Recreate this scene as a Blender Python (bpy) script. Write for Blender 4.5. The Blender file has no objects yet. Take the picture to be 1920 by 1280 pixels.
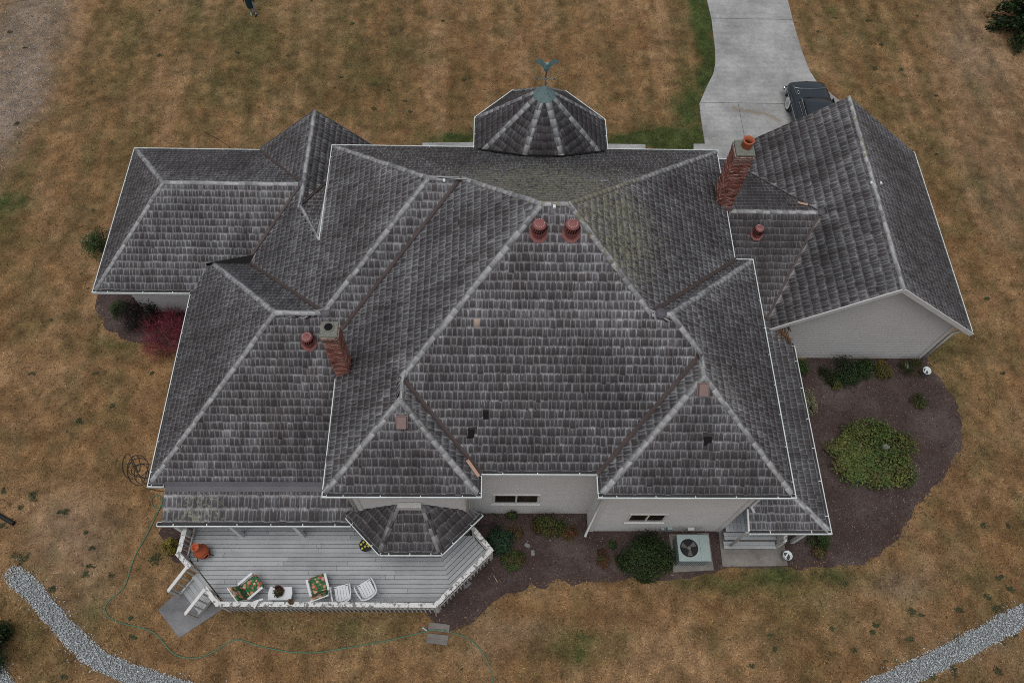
import bpy, bmesh, math, random
import numpy as np
from mathutils import Matrix, Vector
random.seed(7)
scn = bpy.context.scene
COL = scn.collection

# ------------------------------------------------------------------ camera
CAM_H = 26.0
F, TILT, ROLL, YAW = 1426.39, 0.482736, -0.0567806, -0.0551353
def cam_axes():
    ct, st = math.cos(TILT), math.sin(TILT)
    fw, rt, dn = np.array([0, st, -ct]), np.array([1., 0, 0]), np.array([0, -ct, -st])
    c, s = math.cos(YAW), math.sin(YAW)
    Z = np.array([[c, -s, 0], [s, c, 0], [0, 0, 1]])
    fw, rt, dn = Z @ fw, Z @ rt, Z @ dn
    c, s = math.cos(ROLL), math.sin(ROLL)
    return np.array([c * rt + s * dn, -s * rt + c * dn, fw])
CR = cam_axes()
cd = bpy.data.cameras.new('camera'); cam = bpy.data.objects.new('camera', cd); COL.objects.link(cam)
M = Matrix.Identity(4)
for i in range(3):
    M[i][0], M[i][1], M[i][2] = CR[0][i], -CR[1][i], -CR[2][i]
M[0][3], M[1][3], M[2][3] = 0, 0, CAM_H
cam.matrix_world = M
cd.lens = F / 1920 * 36; cd.sensor_width = 36; cd.clip_end = 2000; cd.clip_start = 0.1
scn.camera = cam

# ------------------------------------------------------------------ world, sun, exposure
SUN_EL, SUN_AZ = 80, 215          # azimuth: compass direction the light comes from (0 = +y)
w = bpy.data.worlds.new('World'); scn.world = w; w.use_nodes = True
wn = w.node_tree; bg = wn.nodes['Background']
sky = wn.nodes.new('ShaderNodeTexSky'); sky.sky_type = 'NISHITA'; sky.sun_disc = False
sky.sun_elevation = math.radians(SUN_EL); sky.sun_rotation = math.radians(SUN_AZ)
sky.air_density = 1.0; sky.dust_density = 4.0; sky.ozone_density = 1.0
hs = wn.nodes.new('ShaderNodeHueSaturation'); hs.inputs['Saturation'].default_value = 0.38
wn.links.new(sky.outputs[0], hs.inputs['Color']); wn.links.new(hs.outputs[0], bg.inputs[0])
bg.inputs[1].default_value = 0.12
sl = bpy.data.lights.new('sun', 'SUN'); sl.energy = 1.0; sl.angle = math.radians(35); sl.color = (1, .97, .93)
so = bpy.data.objects.new('sun', sl); COL.objects.link(so)
az, el = math.radians(SUN_AZ), math.radians(SUN_EL)
d = Vector((math.sin(az) * math.cos(el), math.cos(az) * math.cos(el), math.sin(el)))
so.rotation_euler = d.to_track_quat('Z', 'Y').to_euler(); so.location = (0, 0, 60)
vs = scn.view_settings; vs.view_transform = 'Standard'; vs.look = 'None'; vs.exposure = -0.1; vs.gamma = 1
vs.use_curve_mapping = False
scn.cycles.use_denoising = False; scn.cycles.filter_width = 1.0; scn.cycles.max_bounces = 6; scn.cycles.diffuse_bounces = 3

# ------------------------------------------------------------------ helpers
def G(u, v, z=0.0):                # a point of the surveyed photograph on the level z
    d = CR.T @ np.array([(u - 960) / F, (v - 640) / F, 1.]); t = (z - CAM_H) / d[2]
    return (d[0] * t, d[1] * t, z)
def GX(u, v, z=0.0): return G(u, v, z)[:2]
def proj(P):
    P = np.atleast_2d(np.asarray(P, float)) - [0, 0, CAM_H]; c = P @ CR.T
    return np.stack([960 + F * c[:, 0] / c[:, 2], 640 + F * c[:, 1] / c[:, 2]], 1)
def link(o, parent=None):
    COL.objects.link(o)
    if parent is not None: o.parent = parent
    return o
def thing(name, label, cat, loc=(0, 0, 0), rz=0, group=None):
    o = bpy.data.objects.new(name, None); o.empty_display_size = .1
    o.location = loc; o.rotation_euler = (0, 0, rz); COL.objects.link(o)
    return tag(o, label, cat, group)
def tag(o, label=None, cat=None, group=None, kind=None):
    if label: o['label'] = label
    if cat: o['category'] = cat
    if group: o['group'] = group
    if kind: o['kind'] = kind
    return o
class MB:
    def __init__(s): s.v = []; s.f = []
    def poly(s, pts):
        n = len(s.v); s.v += [tuple(p) for p in pts]; s.f.append(tuple(range(n, n + len(pts)))); return s
    def prism(s, pts, z0, z1):     # pts xy ccw
        n = len(s.v); k = len(pts)
        s.v += [(p[0], p[1], z0) for p in pts] + [(p[0], p[1], z1) for p in pts]
        s.f.append(tuple(range(n + k - 1, n - 1, -1))); s.f.append(tuple(range(n + k, n + 2 * k)))
        for i in range(k):
            j = (i + 1) % k; s.f.append((n + i, n + j, n + k + j, n + k + i))
        return s
    def slab(s, top, th):          # top: 3d polygon, extruded straight down
        n = len(s.v); k = len(top)
        s.v += [tuple(p) for p in top] + [(p[0], p[1], p[2] - th) for p in top]
        s.f.append(tuple(range(n, n + k))); s.f.append(tuple(range(n + 2 * k - 1, n + k - 1, -1)))
        for i in range(k):
            j = (i + 1) % k; s.f.append((n + j, n + i, n + k + i, n + k + j))
        return s
    def box(s, c, sz, rz=0, rx=0, ry=0):
        x, y, z = sz[0] / 2, sz[1] / 2, sz[2] / 2; n = len(s.v)
        R = Matrix.Rotation(rz, 3, 'Z') @ Matrix.Rotation(ry, 3, 'Y') @ Matrix.Rotation(rx, 3, 'X')
        for a in (-1, 1):
            for b in (-1, 1):
                for e in (-1, 1):
                    p = R @ Vector((a * x, b * y, e * z)); s.v.append((p.x + c[0], p.y + c[1], p.z + c[2]))
        for q in ((0, 1, 3, 2), (4, 6, 7, 5), (0, 4, 5, 1), (2, 3, 7, 6), (0, 2, 6, 4), (1, 5, 7, 3)):
            s.f.append(tuple(n + i for i in q))
        return s
    def beam(s, a, b, w, h, up=(0, 0, 1)):
        a, b = Vector(a), Vector(b); d = (b - a).normalized(); u = Vector(up)
        sd = d.cross(u).normalized() * w / 2; u = sd.cross(d).normalized() * h / 2; n = len(s.v)
        for p in (a, b):
            for q in (-sd - u, sd - u, sd + u, -sd + u): s.v.append(tuple(p + q))
        for q in ((0, 3, 2, 1), (4, 5, 6, 7), (0, 1, 5, 4), (1, 2, 6, 5), (2, 3, 7, 6), (3, 0, 4, 7)):
            s.f.append(tuple(n + i for i in q))
        return s
    def tube(s, pts, r, seg=8, cap=True):
        pts = [Vector(p) for p in pts]; n0 = len(s.v); k = len(pts)
        rs = r if isinstance(r, (list, tuple)) else [r] * k
        prev = None
        for i, p in enumerate(pts):
            t = (pts[min(i + 1, k - 1)] - pts[max(i - 1, 0)]).normalized()
            ref = prev if prev is not None else (Vector((0, 0, 1)) if abs(t.z) < .9 else Vector((1, 0, 0)))
            a = (ref - t * ref.dot(t)).normalized(); prev = a; b = t.cross(a)
            for j in range(seg):
                an = 2 * math.pi * j / seg; s.v.append(tuple(p + (a * math.cos(an) + b * math.sin(an)) * rs[i]))
        for i in range(k - 1):
            for j in range(seg):
                j2 = (j + 1) % seg; s.f.append((n0 + i * seg + j, n0 + i * seg + j2, n0 + (i + 1) * seg + j2, n0 + (i + 1) * seg + j))
        if cap:
            s.f.append(tuple(n0 + seg - 1 - j for j in range(seg))); s.f.append(tuple(n0 + (k - 1) * seg + j for j in range(seg)))
        return s
    def lathe(s, prof, seg=24, c=(0, 0, 0), rfun=None):
        n0 = len(s.v)
        for r, z in prof:
            for j in range(seg):
                a = 2 * math.pi * j / seg; rr = r * (rfun(a, z) if rfun else 1)
                s.v.append((c[0] + rr * math.cos(a), c[1] + rr * math.sin(a), c[2] + z))
        for i in range(len(prof) - 1):
            for j in range(seg):
                j2 = (j + 1) % seg; s.f.append((n0 + i * seg + j, n0 + i * seg + j2, n0 + (i + 1) * seg + j2, n0 + (i + 1) * seg + j))
        if prof[0][0] > 1e-4: s.f.append(tuple(n0 + seg - 1 - j for j in range(seg)))
        if prof[-1][0] > 1e-4: s.f.append(tuple(n0 + (len(prof) - 1) * seg + j for j in range(seg)))
        return s
    def mesh(s, name):
        m = bpy.data.meshes.new(name); m.from_pydata(s.v, [], s.f); m.update(); return m
    def build(s, name, mat, parent=None, smooth=False, bevel=0):
        m = s.mesh(name); m.materials.append(mat)
        if smooth: m.shade_smooth()
        o = link(bpy.data.objects.new(name, m), parent)
        if bevel:
            b = o.modifiers.new('bevel', 'BEVEL'); b.width = bevel; b.segments = 2; b.limit_method = 'ANGLE'
        return o
def np_mesh(name, V, Fq, mat, parent=None, col=None, uv=None, uv2=None, mi=None):
    """V (n,3), Fq (m,k) faces of equal size; col per vertex rgba; uv per loop"""
    me = bpy.data.meshes.new(name); n, m, k = len(V), len(Fq), Fq.shape[1]
    me.vertices.add(n); me.vertices.foreach_set('co', np.ascontiguousarray(V, np.float32).ravel())
    me.loops.add(m * k); me.loops.foreach_set('vertex_index', np.ascontiguousarray(Fq, np.int32).ravel())
    me.polygons.add(m); me.polygons.foreach_set('loop_start', np.arange(0, m * k, k, dtype=np.int32))
    me.polygons.foreach_set('loop_total', np.full(m, k, np.int32))
    if col is not None:
        a = me.attributes.new('tone', 'FLOAT_COLOR', 'POINT'); a.data.foreach_set('color', np.ascontiguousarray(col, np.float32).ravel())
    for nm, q in (('UVMap', uv), ('UVm', uv2)):
        if q is not None:
            l = me.uv_layers.new(name=nm); l.data.foreach_set('uv', np.ascontiguousarray(q, np.float32).ravel())
    me.update(calc_edges=True); me.validate(); me.materials.append(mat)
    return link(bpy.data.objects.new(name, me), parent)

# ---- value noise in numpy
_rs = np.random.RandomState(3); _T = _rs.rand(256, 256)
def vnoise(x, y):
    xi, yi = np.floor(x).astype(int), np.floor(y).astype(int); fx, fy = x - xi, y - yi
    fx, fy = fx * fx * (3 - 2 * fx), fy * fy * (3 - 2 * fy)
    g = lambda a, b: _T[a & 255, b & 255]
    return (g(xi, yi) * (1 - fx) + g(xi + 1, yi) * fx) * (1 - fy) + (g(xi, yi + 1) * (1 - fx) + g(xi + 1, yi + 1) * fx) * fy
def fbm(x, y, s, o=4):
    t = 0; a = .5; tot = 0
    for i in range(o):
        t = t + a * vnoise(x / s * 2 ** i + 17 * i, y / s * 2 ** i + 31 * i); tot += a; a *= .55
    return t / tot
def ragged(poly, amp=.2, step=.07):
    out = []; n = len(poly)
    for i in range(n):
        a, b = np.array(poly[i]), np.array(poly[(i + 1) % n]); L = np.hypot(*(b - a)); k = max(1, int(L / step)); t = (b - a) / max(L, 1e-6); nr = np.array([-t[1], t[0]])
        for j in range(k):
            p = a + (b - a) * j / k; d = (float(fbm(np.array([p[0]]), np.array([p[1]]), .45, 3)[0]) - .5) * 2 * amp; out.append(tuple(p + nr * d))
    return out
def inside(poly, x, y):
    c = np.zeros(x.shape, bool); n = len(poly)
    for i in range(n):
        (x0, y0), (x1, y1) = poly[i][:2], poly[(i + 1) % n][:2]
        if y0 == y1: continue
        k = ((y0 > y) != (y1 > y)) & (x < (x1 - x0) * (y - y0) / (y1 - y0) + x0); c ^= k
    return c
def smooth_poly(pts, it=2, closed=True):
    pts = [np.array(p[:2], float) for p in pts]
    for _ in range(it):
        q = []; n = len(pts)
        for i in range(n if closed else n - 1):
            a, b = pts[i], pts[(i + 1) % n]; q += [a * .75 + b * .25, a * .25 + b * .75]
        pts = q if closed else [pts[0]] + q + [pts[-1]]
    return [tuple(p) for p in pts]
def clip_poly(sub, clip):          # convex clip polygon ccw
    out = [tuple(p) for p in sub]
    for i in range(len(clip)):
        a, b = clip[i], clip[(i + 1) % len(clip)]; inp, out = out, []
        if not inp: return []
        sd = lambda p: (b[0] - a[0]) * (p[1] - a[1]) - (b[1] - a[1]) * (p[0] - a[0])
        for j in range(len(inp)):
            p, q = inp[j], inp[(j + 1) % len(inp)]; sp, sq = sd(p), sd(q)
            if sp >= 0: out.append(p)
            if (sp >= 0) != (sq >= 0):
                t = sp / (sp - sq); out.append((p[0] + (q[0] - p[0]) * t, p[1] + (q[1] - p[1]) * t))
    return out

# ------------------------------------------------------------------ materials
class NT:
    def __init__(s, name):
        s.m = bpy.data.materials.new(name); s.m.use_nodes = True; s.t = s.m.node_tree; s.b = s.t.nodes['Principled BSDF']
    def n(s, typ, ins=None, **kw):
        nd = s.t.nodes.new('ShaderNode' + typ)
        for k, v in kw.items(): setattr(nd, k, v)
        for k, v in (ins or {}).items(): s.put(nd.inputs[k], v)
        return nd
    def put(s, sock, v):
        if isinstance(v, bpy.types.NodeSocket): s.t.links.new(v, sock)
        elif isinstance(v, bpy.types.Node): s.t.links.new(v.outputs[0], sock)
        elif hasattr(sock.default_value, '__len__') and hasattr(v, '__len__') and len(v) == 3 and len(sock.default_value) == 4: sock.default_value = (*v, 1)
        else: sock.default_value = v
    def math(s, op, a, b=0., clamp=False):
        nd = s.n('Math', {0: a, 1: b}, operation=op); nd.use_clamp = clamp; return nd.outputs[0]
    def ramp(s, f, stops, interp='LINEAR'):
        nd = s.n('ValToRGB', {0: f}); nd.color_ramp.interpolation = interp; e = nd.color_ramp.elements
        while len(e) < len(stops): e.new(.5)
        for i, (p, c) in enumerate(stops):
            e[i].position = p; e[i].color = (*c, 1) if hasattr(c, '__len__') else (c, c, c, 1)
        return nd.outputs[0]
    def mix(s, f, a, b, mode='MIX'):
        nd = s.n('Mix', data_type='RGBA', blend_type=mode); s.put(nd.inputs[0], f); s.put(nd.inputs[6], a); s.put(nd.inputs[7], b); return nd.outputs[2]
    def noise(s, vec, scale, detail=4, rough=.6, dist=0):
        ins = {'Scale': scale, 'Detail': detail, 'Roughness': rough, 'Distortion': dist}
        if vec is not None: ins['Vector'] = vec
        return s.n('TexNoise', ins).outputs['Fac']
    def pos(s): return s.n('NewGeometry').outputs['Position']
    def obj(s): return s.n('TexCoord').outputs['Object']
    def scale(s, vec, sc): return s.n('VectorMath', {0: vec, 1: sc}, operation='MULTIPLY').outputs[0]
    def done(s, color, rough=.8, bump=None, bstr=.3, bdist=.01, spec=.3, metal=0.):
        s.put(s.b.inputs['Base Color'], color); s.put(s.b.inputs['Roughness'], rough)
        s.b.inputs['Specular IOR Level'].default_value = spec; s.b.inputs['Metallic'].default_value = metal
        if bump is not None:
            nd = s.n('Bump', {'Height': bump, 'Strength': bstr, 'Distance': bdist}); s.put(s.b.inputs['Normal'], nd.outputs[0])
        return s.m
MATS = {}
def speckled(name, c, amt=.25, scale=6, rough=.7, bstr=.15, metal=0., spec=.3, var=0.):
    """a plain painted/moulded colour with worn, uneven tone"""
    if name in MATS: return MATS[name]
    t = NT(name); p = t.pos(); n1 = t.noise(p, scale, 5, .65); n2 = t.noise(p, scale * 9, 3, .6)
    k = t.math('ADD', t.math('MULTIPLY', n1, .7), t.math('MULTIPLY', n2, .3))
    if var:
        r = t.n('ObjectInfo').outputs['Random']; k = t.math('ADD', k, t.math('MULTIPLY', t.math('SUBTRACT', r, .5), var))
    col = t.ramp(k, [(.25, tuple(x * (1 - amt) for x in c)), (.75, tuple(min(1, x * (1 + amt)) for x in c))])
    MATS[name] = t.done(col, rough, n2, bstr, .004, spec, metal); return MATS[name]

def mk_shake(name):
    t = NT(name); at = t.n('Attribute', attribute_name='tone'); sep = t.n('SeparateColor', {0: at.outputs['Color']})
    rnd, moss, wear = sep.outputs[0], sep.outputs[1], sep.outputs[2]; bleach = at.outputs['Alpha']
    uv = t.n('UVMap', uv_map='UVMap').outputs[0]; um = t.n('UVMap', uv_map='UVm').outputs[0]
    s2 = t.n('SeparateXYZ', {0: uv}); u, v = s2.outputs[0], s2.outputs[1]
    off = t.n('CombineXYZ', {2: t.math('MULTIPLY', rnd, 37.)}).outputs[0]
    vec = t.n('VectorMath', {0: um, 1: off}, operation='ADD').outputs[0]
    grain = t.noise(t.scale(vec, (40, 3.0, 1)), 1.0, 4, .62)
    blot = t.noise(t.scale(vec, (7, 5, 1)), 1.0, 4, .6)
    fine = t.noise(t.scale(vec, (90, 40, 1)), 1.0, 3, .6)
    mr = lambda x, lo, hi, a=0., b=1.: t.n('MapRange', {0: x, 1: lo, 2: hi, 3: a, 4: b}, interpolation_type='SMOOTHSTEP').outputs[0]
    gn = t.math('SUBTRACT', grain, .5)
    eu = t.math('ADD', t.math('MINIMUM', u, t.math('SUBTRACT', 1., u)), t.math('MULTIPLY', gn, .30))
    le = mr(eu, .03, .15, 1., 0.)
    vv = t.math('ADD', v, t.math('MULTIPLY', gn, .45))
    lb = mr(vv, .04, .16, 1., 0.); lt = mr(vv, .72, 1.0, 0., 1.)
    outl = t.math('MAXIMUM', t.math('MAXIMUM', t.math('MULTIPLY', le, t.math('ADD', .30, t.math('MULTIPLY', wear, .55))), lb), t.math('MULTIPLY', lt, wear))
    streak = mr(grain, .52, .80)
    lite = t.math('ADD', t.math('MULTIPLY', outl, .50), t.math('MULTIPLY', streak, .46))
    lite = t.math('ADD', t.math('ADD', lite, t.math('MULTIPLY', bleach, .42)), t.math('MULTIPLY', t.math('SUBTRACT', rnd, .46), .20))
    lite = t.math('ADD', lite, t.math('MULTIPLY', t.math('SUBTRACT', blot, .44), .42))
    c = t.ramp(lite, [(0, (.058, .056, .058)), (.22, (.094, .092, .095)), (.5, (.245, .244, .252)), (1, (.47, .47, .485))])
    warm = t.math('MULTIPLY', t.noise(t.pos(), .45, 4, .6), t.math('LESS_THAN', rnd, .4))
    c = t.mix(t.math('MULTIPLY', warm, .32), c, (1.12, .88, .82), 'MULTIPLY')
    big = t.noise(t.pos(), .55, 5, .7)
    c = t.mix(.85, c, t.ramp(big, [(.3, .68), (.7, 1.38)]), 'MULTIPLY')
    run = t.noise(t.scale(um, (2.6, .22, 1)), 1., 4, .6); c = t.mix(.7, c, t.ramp(run, [(.32, (.72, .69, .67)), (.66, (1.25, 1.26, 1.28))]), 'MULTIPLY')
    c = t.mix(t.math('GREATER_THAN', rnd, 1.5), c, (.42, .33, .27))
    ln = t.noise(t.pos(), 7.5, 6, .78)
    thr = t.math('SUBTRACT', .735, t.math('MULTIPLY', moss, .30))
    mm = mr(t.math('SUBTRACT', ln, thr), 0., .09)
    c = t.mix(t.math('MULTIPLY', mm, .78), c, t.ramp(t.noise(t.pos(), 21, 3, .6), [(.3, (.15, .155, .10)), (.5, (.28, .28, .20)), (.7, (.44, .43, .33))]))
    wn_ = t.math('GREATER_THAN', t.noise(t.pos(), 30, 2, .5), .75)
    c = t.mix(t.math('MULTIPLY', wn_, t.math('ADD', .25, t.math('MULTIPLY', moss, .6))), c, (.36, .37, .34))
    h = t.math('ADD', grain, t.math('MULTIPLY', fine, .5))
    return t.done(c, .85, h, .45, .008, .2)
M_SHAKE = mk_shake('weathered_cedar_shake')
def mk_cap():
    t = NT('weathered_cedar_cap'); at = t.n('Attribute', attribute_name='tone'); sep = t.n('SeparateColor', {0: at.outputs['Color']})
    uv = t.n('UVMap', uv_map='UVMap').outputs[0]; s2 = t.n('SeparateXYZ', {0: uv})
    off = t.n('CombineXYZ', {2: t.math('MULTIPLY', sep.outputs[0], 37.)}).outputs[0]
    vec = t.n('VectorMath', {0: uv, 1: off}, operation='ADD').outputs[0]
    g = t.noise(t.scale(vec, (9, 1.3, 1)), 1., 4, .65); bl = t.noise(t.pos(), 3., 5, .7)
    k = t.math('ADD', t.math('MULTIPLY', g, .75), t.math('MULTIPLY', t.math('SUBTRACT', sep.outputs[0], .42), .42))
    c = t.ramp(k, [(0., (.06, .055, .055)), (.1, (.14, .14, .143)), (.36, (.31, .315, .318)), (.8, (.50, .505, .51))])
    mm = t.math('GREATER_THAN', t.math('ADD', t.math('MULTIPLY', sep.outputs[1], .42), bl), .80)
    c = t.mix(t.math('MULTIPLY', mm, .7), c, t.ramp(t.noise(t.pos(), 30, 3, .6), [(.35, (.16, .15, .08)), (.65, (.28, .26, .17))]))
    return t.done(c, .85, g, .4, .006, .2)
M_CAP = mk_cap()
M_UNDER = speckled('roof_felt', (.045, .043, .044), .4, 3, .95)
M_FLASH = speckled('brown_valley_metal', (.085, .066, .061), .3, 2.2, .55, .1, .2)
M_FLASH2 = speckled('grey_step_flashing', (.10, .095, .105), .25, 1.5, .55, .1, .2)
M_COPPER = speckled('new_cedar_wood', (.42, .27, .20), .25, 14, .7)
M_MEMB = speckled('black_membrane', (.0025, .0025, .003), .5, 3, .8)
M_GUT = speckled('white_gutter_paint', (.62, .67, .665), .28, 1.6, .5, .05)
M_GUTIN = speckled('gutter_dirt', (.022, .026, .028), .7, 4, .9)
M_WHITE = speckled('white_trim_paint', (.62, .62, .60), .12, 4, .55, .08)
M_SIDING = speckled('grey_lap_siding', (.56, .55, .53), .08, 1.2, .65, .06)
M_GLASS = NT('window_glass'); M_GLASS.b.inputs['Roughness'].default_value = .05
M_GLASS = M_GLASS.done(M_GLASS.ramp(M_GLASS.noise(M_GLASS.pos(), 1.5, 3), [(.3, (.008, .008, .008)), (.7, (.03, .024, .016))]), .06, None, spec=.5)
M_TERRA = speckled('terracotta_red_vent_paint', (.22, .083, .075), .3, 9, .65)
M_TERRA_SHADE = speckled('painted_vent_gap_shade', (.02, .008, .008), .3, 7, .8)  # darkened vent red, paints the shade between the turbine fins
M_PINK = speckled('faded_brown_vent', (.21, .145, .135), .18, 5, .7)
def mk_brick():
    t = NT('red_brick'); r = t.n('Attribute', attribute_name='tone'); sep = t.n('SeparateColor', {0: r.outputs['Color']}); p = t.pos()
    n = t.noise(p, 16, 5, .7); k = t.math('ADD', t.math('MULTIPLY', sep.outputs[0], .65), t.math('MULTIPLY', n, .4))
    c = t.ramp(k, [(.1, (.07, .035, .03)), (.35, (.22, .085, .066)), (.65, (.32, .125, .095)), (.92, (.46, .32, .27))])
    li = t.math('GREATER_THAN', t.math('ADD', t.noise(p, 34, 3, .6), t.math('MULTIPLY', sep.outputs[1], .22)), .67)
    c = t.mix(t.math('MULTIPLY', li, .75), c, (.32, .31, .27))
    return t.done(c, .9, n, .5, .006, .15)
M_BRICK = mk_brick()
M_MORTAR = speckled('chimney_mortar', (.20, .16, .14), .4, 18, .95, .4)
M_CROWN = speckled('lichen_chimney_crown', (.165, .17, .145), .65, 22, .95, .6)
M_CLAY = speckled('clay_flue', (.40, .115, .055), .2, 9, .7)
M_HOLE_SHADE = speckled('painted_hole_shade', (.006, .005, .005), .4, 5, .95)  # near-black colour that paints the shade inside flue and chiminea openings
M_VERD = speckled('verdigris_copper', (.15, .215, .215), .5, 14, .6, .2, .3)
def mk_deck():
    t = NT('weathered_deck_board'); p = t.pos(); r = t.n('ObjectInfo').outputs['Random']
    off = t.n('CombineXYZ', {2: t.math('MULTIPLY', r, 50.)}).outputs[0]
    tc = t.n('TexCoord').outputs['Object']; vec = t.n('VectorMath', {0: tc, 1: off}, operation='ADD').outputs[0]
    g = t.noise(t.scale(vec, (1.2, 26, 1)), 1., 5, .65); b = t.noise(p, 1.1, 5, .65)
    k = t.math('ADD', t.math('ADD', t.math('MULTIPLY', g, .45), t.math('MULTIPLY', b, .45)), t.math('MULTIPLY', t.math('SUBTRACT', r, .5), .16))
    c = t.ramp(k, [(.25, (.26, .272, .278)), (.5, (.375, .395, .405)), (.75, (.46, .48, .49))])
    kn = t.math('GREATER_THAN', t.noise(p, 14, 2, .5), .74); c = t.mix(t.math('MULTIPLY', kn, .6), c, (.06, .058, .055))
    return t.done(c, .8, g, .3, .004, .2)
M_DECK = mk_deck()
def mk_peel():
    t = NT('peeling_white_paint'); p = t.pos(); n = t.noise(p, 7, 6, .75); n2 = t.noise(p, 40, 3, .6)
    k = t.math('GREATER_THAN', t.math('ADD', n, t.math('MULTIPLY', n2, .25)), .655)
    wood = t.ramp(n2, [(.3, (.10, .10, .095)), (.7, (.25, .245, .235))])
    return t.done(t.mix(k, (.62, .625, .61), wood), .75, n2, .3, .004, .2)
M_PEEL = mk_peel()
M_BALU = speckled('weathered_white_baluster', (.50, .49, .46), .3, 8, .75, .2)
def mk_concrete(name, c, stain=None, trail=None):
    t = NT(name); p = t.pos(); a = t.noise(p, .55, 5, .65); b = t.noise(p, 6, 5, .7); f = t.noise(p, 55, 3, .6)
    st = t.noise(t.scale(p, (.25, 5, 1)), 1., 4, .6)
    k = t.math('ADD', t.math('ADD', t.math('MULTIPLY', a, .45), t.math('MULTIPLY', b, .2)), t.math('ADD', t.math('MULTIPLY', f, .25), t.math('MULTIPLY', st, .12)))
    col = t.ramp(k, [(.40, tuple(x * .6 for x in c)), (.52, c), (.64, tuple(x * 1.45 for x in c))])
    if trail:
        best = None
        for (x0, y0), (x1, y1) in trail:
            q = t.n('VectorMath', {0: p, 1: (x0, y0, 0)}, operation='SUBTRACT').outputs[0]; L = math.hypot(x1 - x0, y1 - y0); ex, ey = (x1 - x0) / L, (y1 - y0) / L
            al = t.n('VectorMath', {0: q, 1: (ex, ey, 0)}, operation='DOT_PRODUCT').outputs['Value']; ac = t.n('VectorMath', {0: q, 1: (-ey, ex, 0)}, operation='DOT_PRODUCT').outputs['Value']
            dd = t.math('ADD', t.math('ABSOLUTE', t.math('ADD', ac, t.math('MULTIPLY', t.math('SUBTRACT', b, .5), .5))), t.math('MULTIPLY', t.math('MAXIMUM', t.math('SUBTRACT', t.math('ABSOLUTE', t.math('SUBTRACT', al, L / 2)), L / 2), 0.), 2.))
            k2 = t.n('MapRange', {0: dd, 1: .02, 2: .2, 3: .55, 4: 0.}).outputs[0]; col = t.mix(k2, col, (.20, .15, .09))
    if stain:
        col = t.mix(t.math('MULTIPLY', t.math('GREATER_THAN', t.noise(p, 2.3, 5, .7), .6), .5), col, stain)
    return t.done(col, .9, f, .35, .004, .2)
M_CONC = mk_concrete('driveway_concrete', (.315, .318, .312), None, [(GX(1372, 204), GX(1398, 209)), (GX(1398, 209), (GX(1438, 216))), (GX(1438, 216), GX(1462, 228))])
M_CONC2 = mk_concrete('old_concrete', (.20, .185, .17), (.14, .10, .08))
M_PAD = mk_concrete('exposed_aggregate', (.17, .172, .178))
def mk_leaf():
    t = NT('leaf'); at = t.n('Attribute', attribute_name='tone').outputs['Color']
    n = t.noise(t.pos(), 22, 3, .6); c = t.mix(.5, at, t.ramp(n, [(.3, .6), (.7, 1.35)]), 'MULTIPLY')
    t.done(c, .55, None, spec=.25)
    tr = t.n('BsdfTranslucent', {'Color': c}); mx = t.n('MixShader', {0: .22, 1: t.b.outputs[0], 2: tr.outputs[0]})
    t.t.links.new(mx.outputs[0], t.t.nodes['Material Output'].inputs[0]); return t.m
M_LEAF = mk_leaf()
M_BARK = speckled('twig_bark', (.07, .05, .038), .4, 12, .9, .5)
def mk_ground():
    t = NT('dry_lawn'); at = t.n('Attribute', attribute_name='tone').outputs['Color']; p = t.pos()
    a = t.noise(p, 3.2, 6, .72); b = t.noise(p, 24, 4, .7); f = t.noise(p, 70, 3, .65)
    k = t.math('ADD', t.math('ADD', t.math('MULTIPLY', a, .4), t.math('MULTIPLY', b, .4)), t.math('MULTIPLY', f, .35))
    c = t.mix(.85, at, t.ramp(k, [(.42, .42), (.56, .98), (.72, 1.7)]), 'MULTIPLY')
    return t.done(c, .95, t.math('ADD', b, f), .6, .02, .1)
M_GROUND = mk_ground()
def mk_mulch():
    t = NT('dark_mulch'); p = t.pos(); a = t.noise(p, .9, 5, .65); b = t.noise(p, 19, 5, .75); f = t.noise(p, 75, 3, .6)
    k = t.math('ADD', t.math('ADD', t.math('MULTIPLY', a, .4), t.math('MULTIPLY', b, .3)), t.math('MULTIPLY', f, .3))
    c = t.ramp(k, [(.3, (.028, .017, .015)), (.52, (.068, .047, .043)), (.75, (.13, .098, .09))])
    sp = t.math('GREATER_THAN', t.noise(p, 60, 2, .5), .77); c = t.mix(t.math('MULTIPLY', sp, .4), c, (.25, .22, .19))
    du = t.n('MapRange', {0: t.noise(p, .55, 5, .7), 1: .48, 2: .68, 3: 0., 4: .6}).outputs[0]; c = t.mix(du, c, t.ramp(f, [(.3, (.085, .068, .062)), (.7, (.19, .158, .145))]))
    return t.done(c, .95, t.math('ADD', b, f), .7, .02, .1)
M_MULCH = mk_mulch()
M_STONE = NT('gravel_stone'); _a = M_STONE.n('Attribute', attribute_name='tone').outputs['Color']
M_STONE = M_STONE.done(M_STONE.mix(.4, _a, M_STONE.ramp(M_STONE.noise(M_STONE.pos(), 40, 3), [(.3, .7), (.7, 1.25)]), 'MULTIPLY'), .85)
M_BLADE = NT('grass_blade'); _a = M_BLADE.n('Attribute', attribute_name='tone').outputs['Color']
M_BLADE = M_BLADE.done(M_BLADE.mix(.3, _a, M_BLADE.ramp(M_BLADE.noise(M_BLADE.pos(), 60, 2), [(.3, .7), (.7, 1.3)]), 'MULTIPLY'), .9, spec=.1)
M_BLACK = speckled('black_plastic', (.012, .013, .014), .4, 6, .5)
M_DARKMETAL = speckled('dark_iron', (.02, .02, .021), .4, 9, .6)
M_PLAST = speckled('white_resin', (.62, .64, .66), .08, 4, .45, .03)
M_BUCKET = speckled('white_bucket_plastic', (.66, .70, .70), .1, 5, .4, .03)
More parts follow.
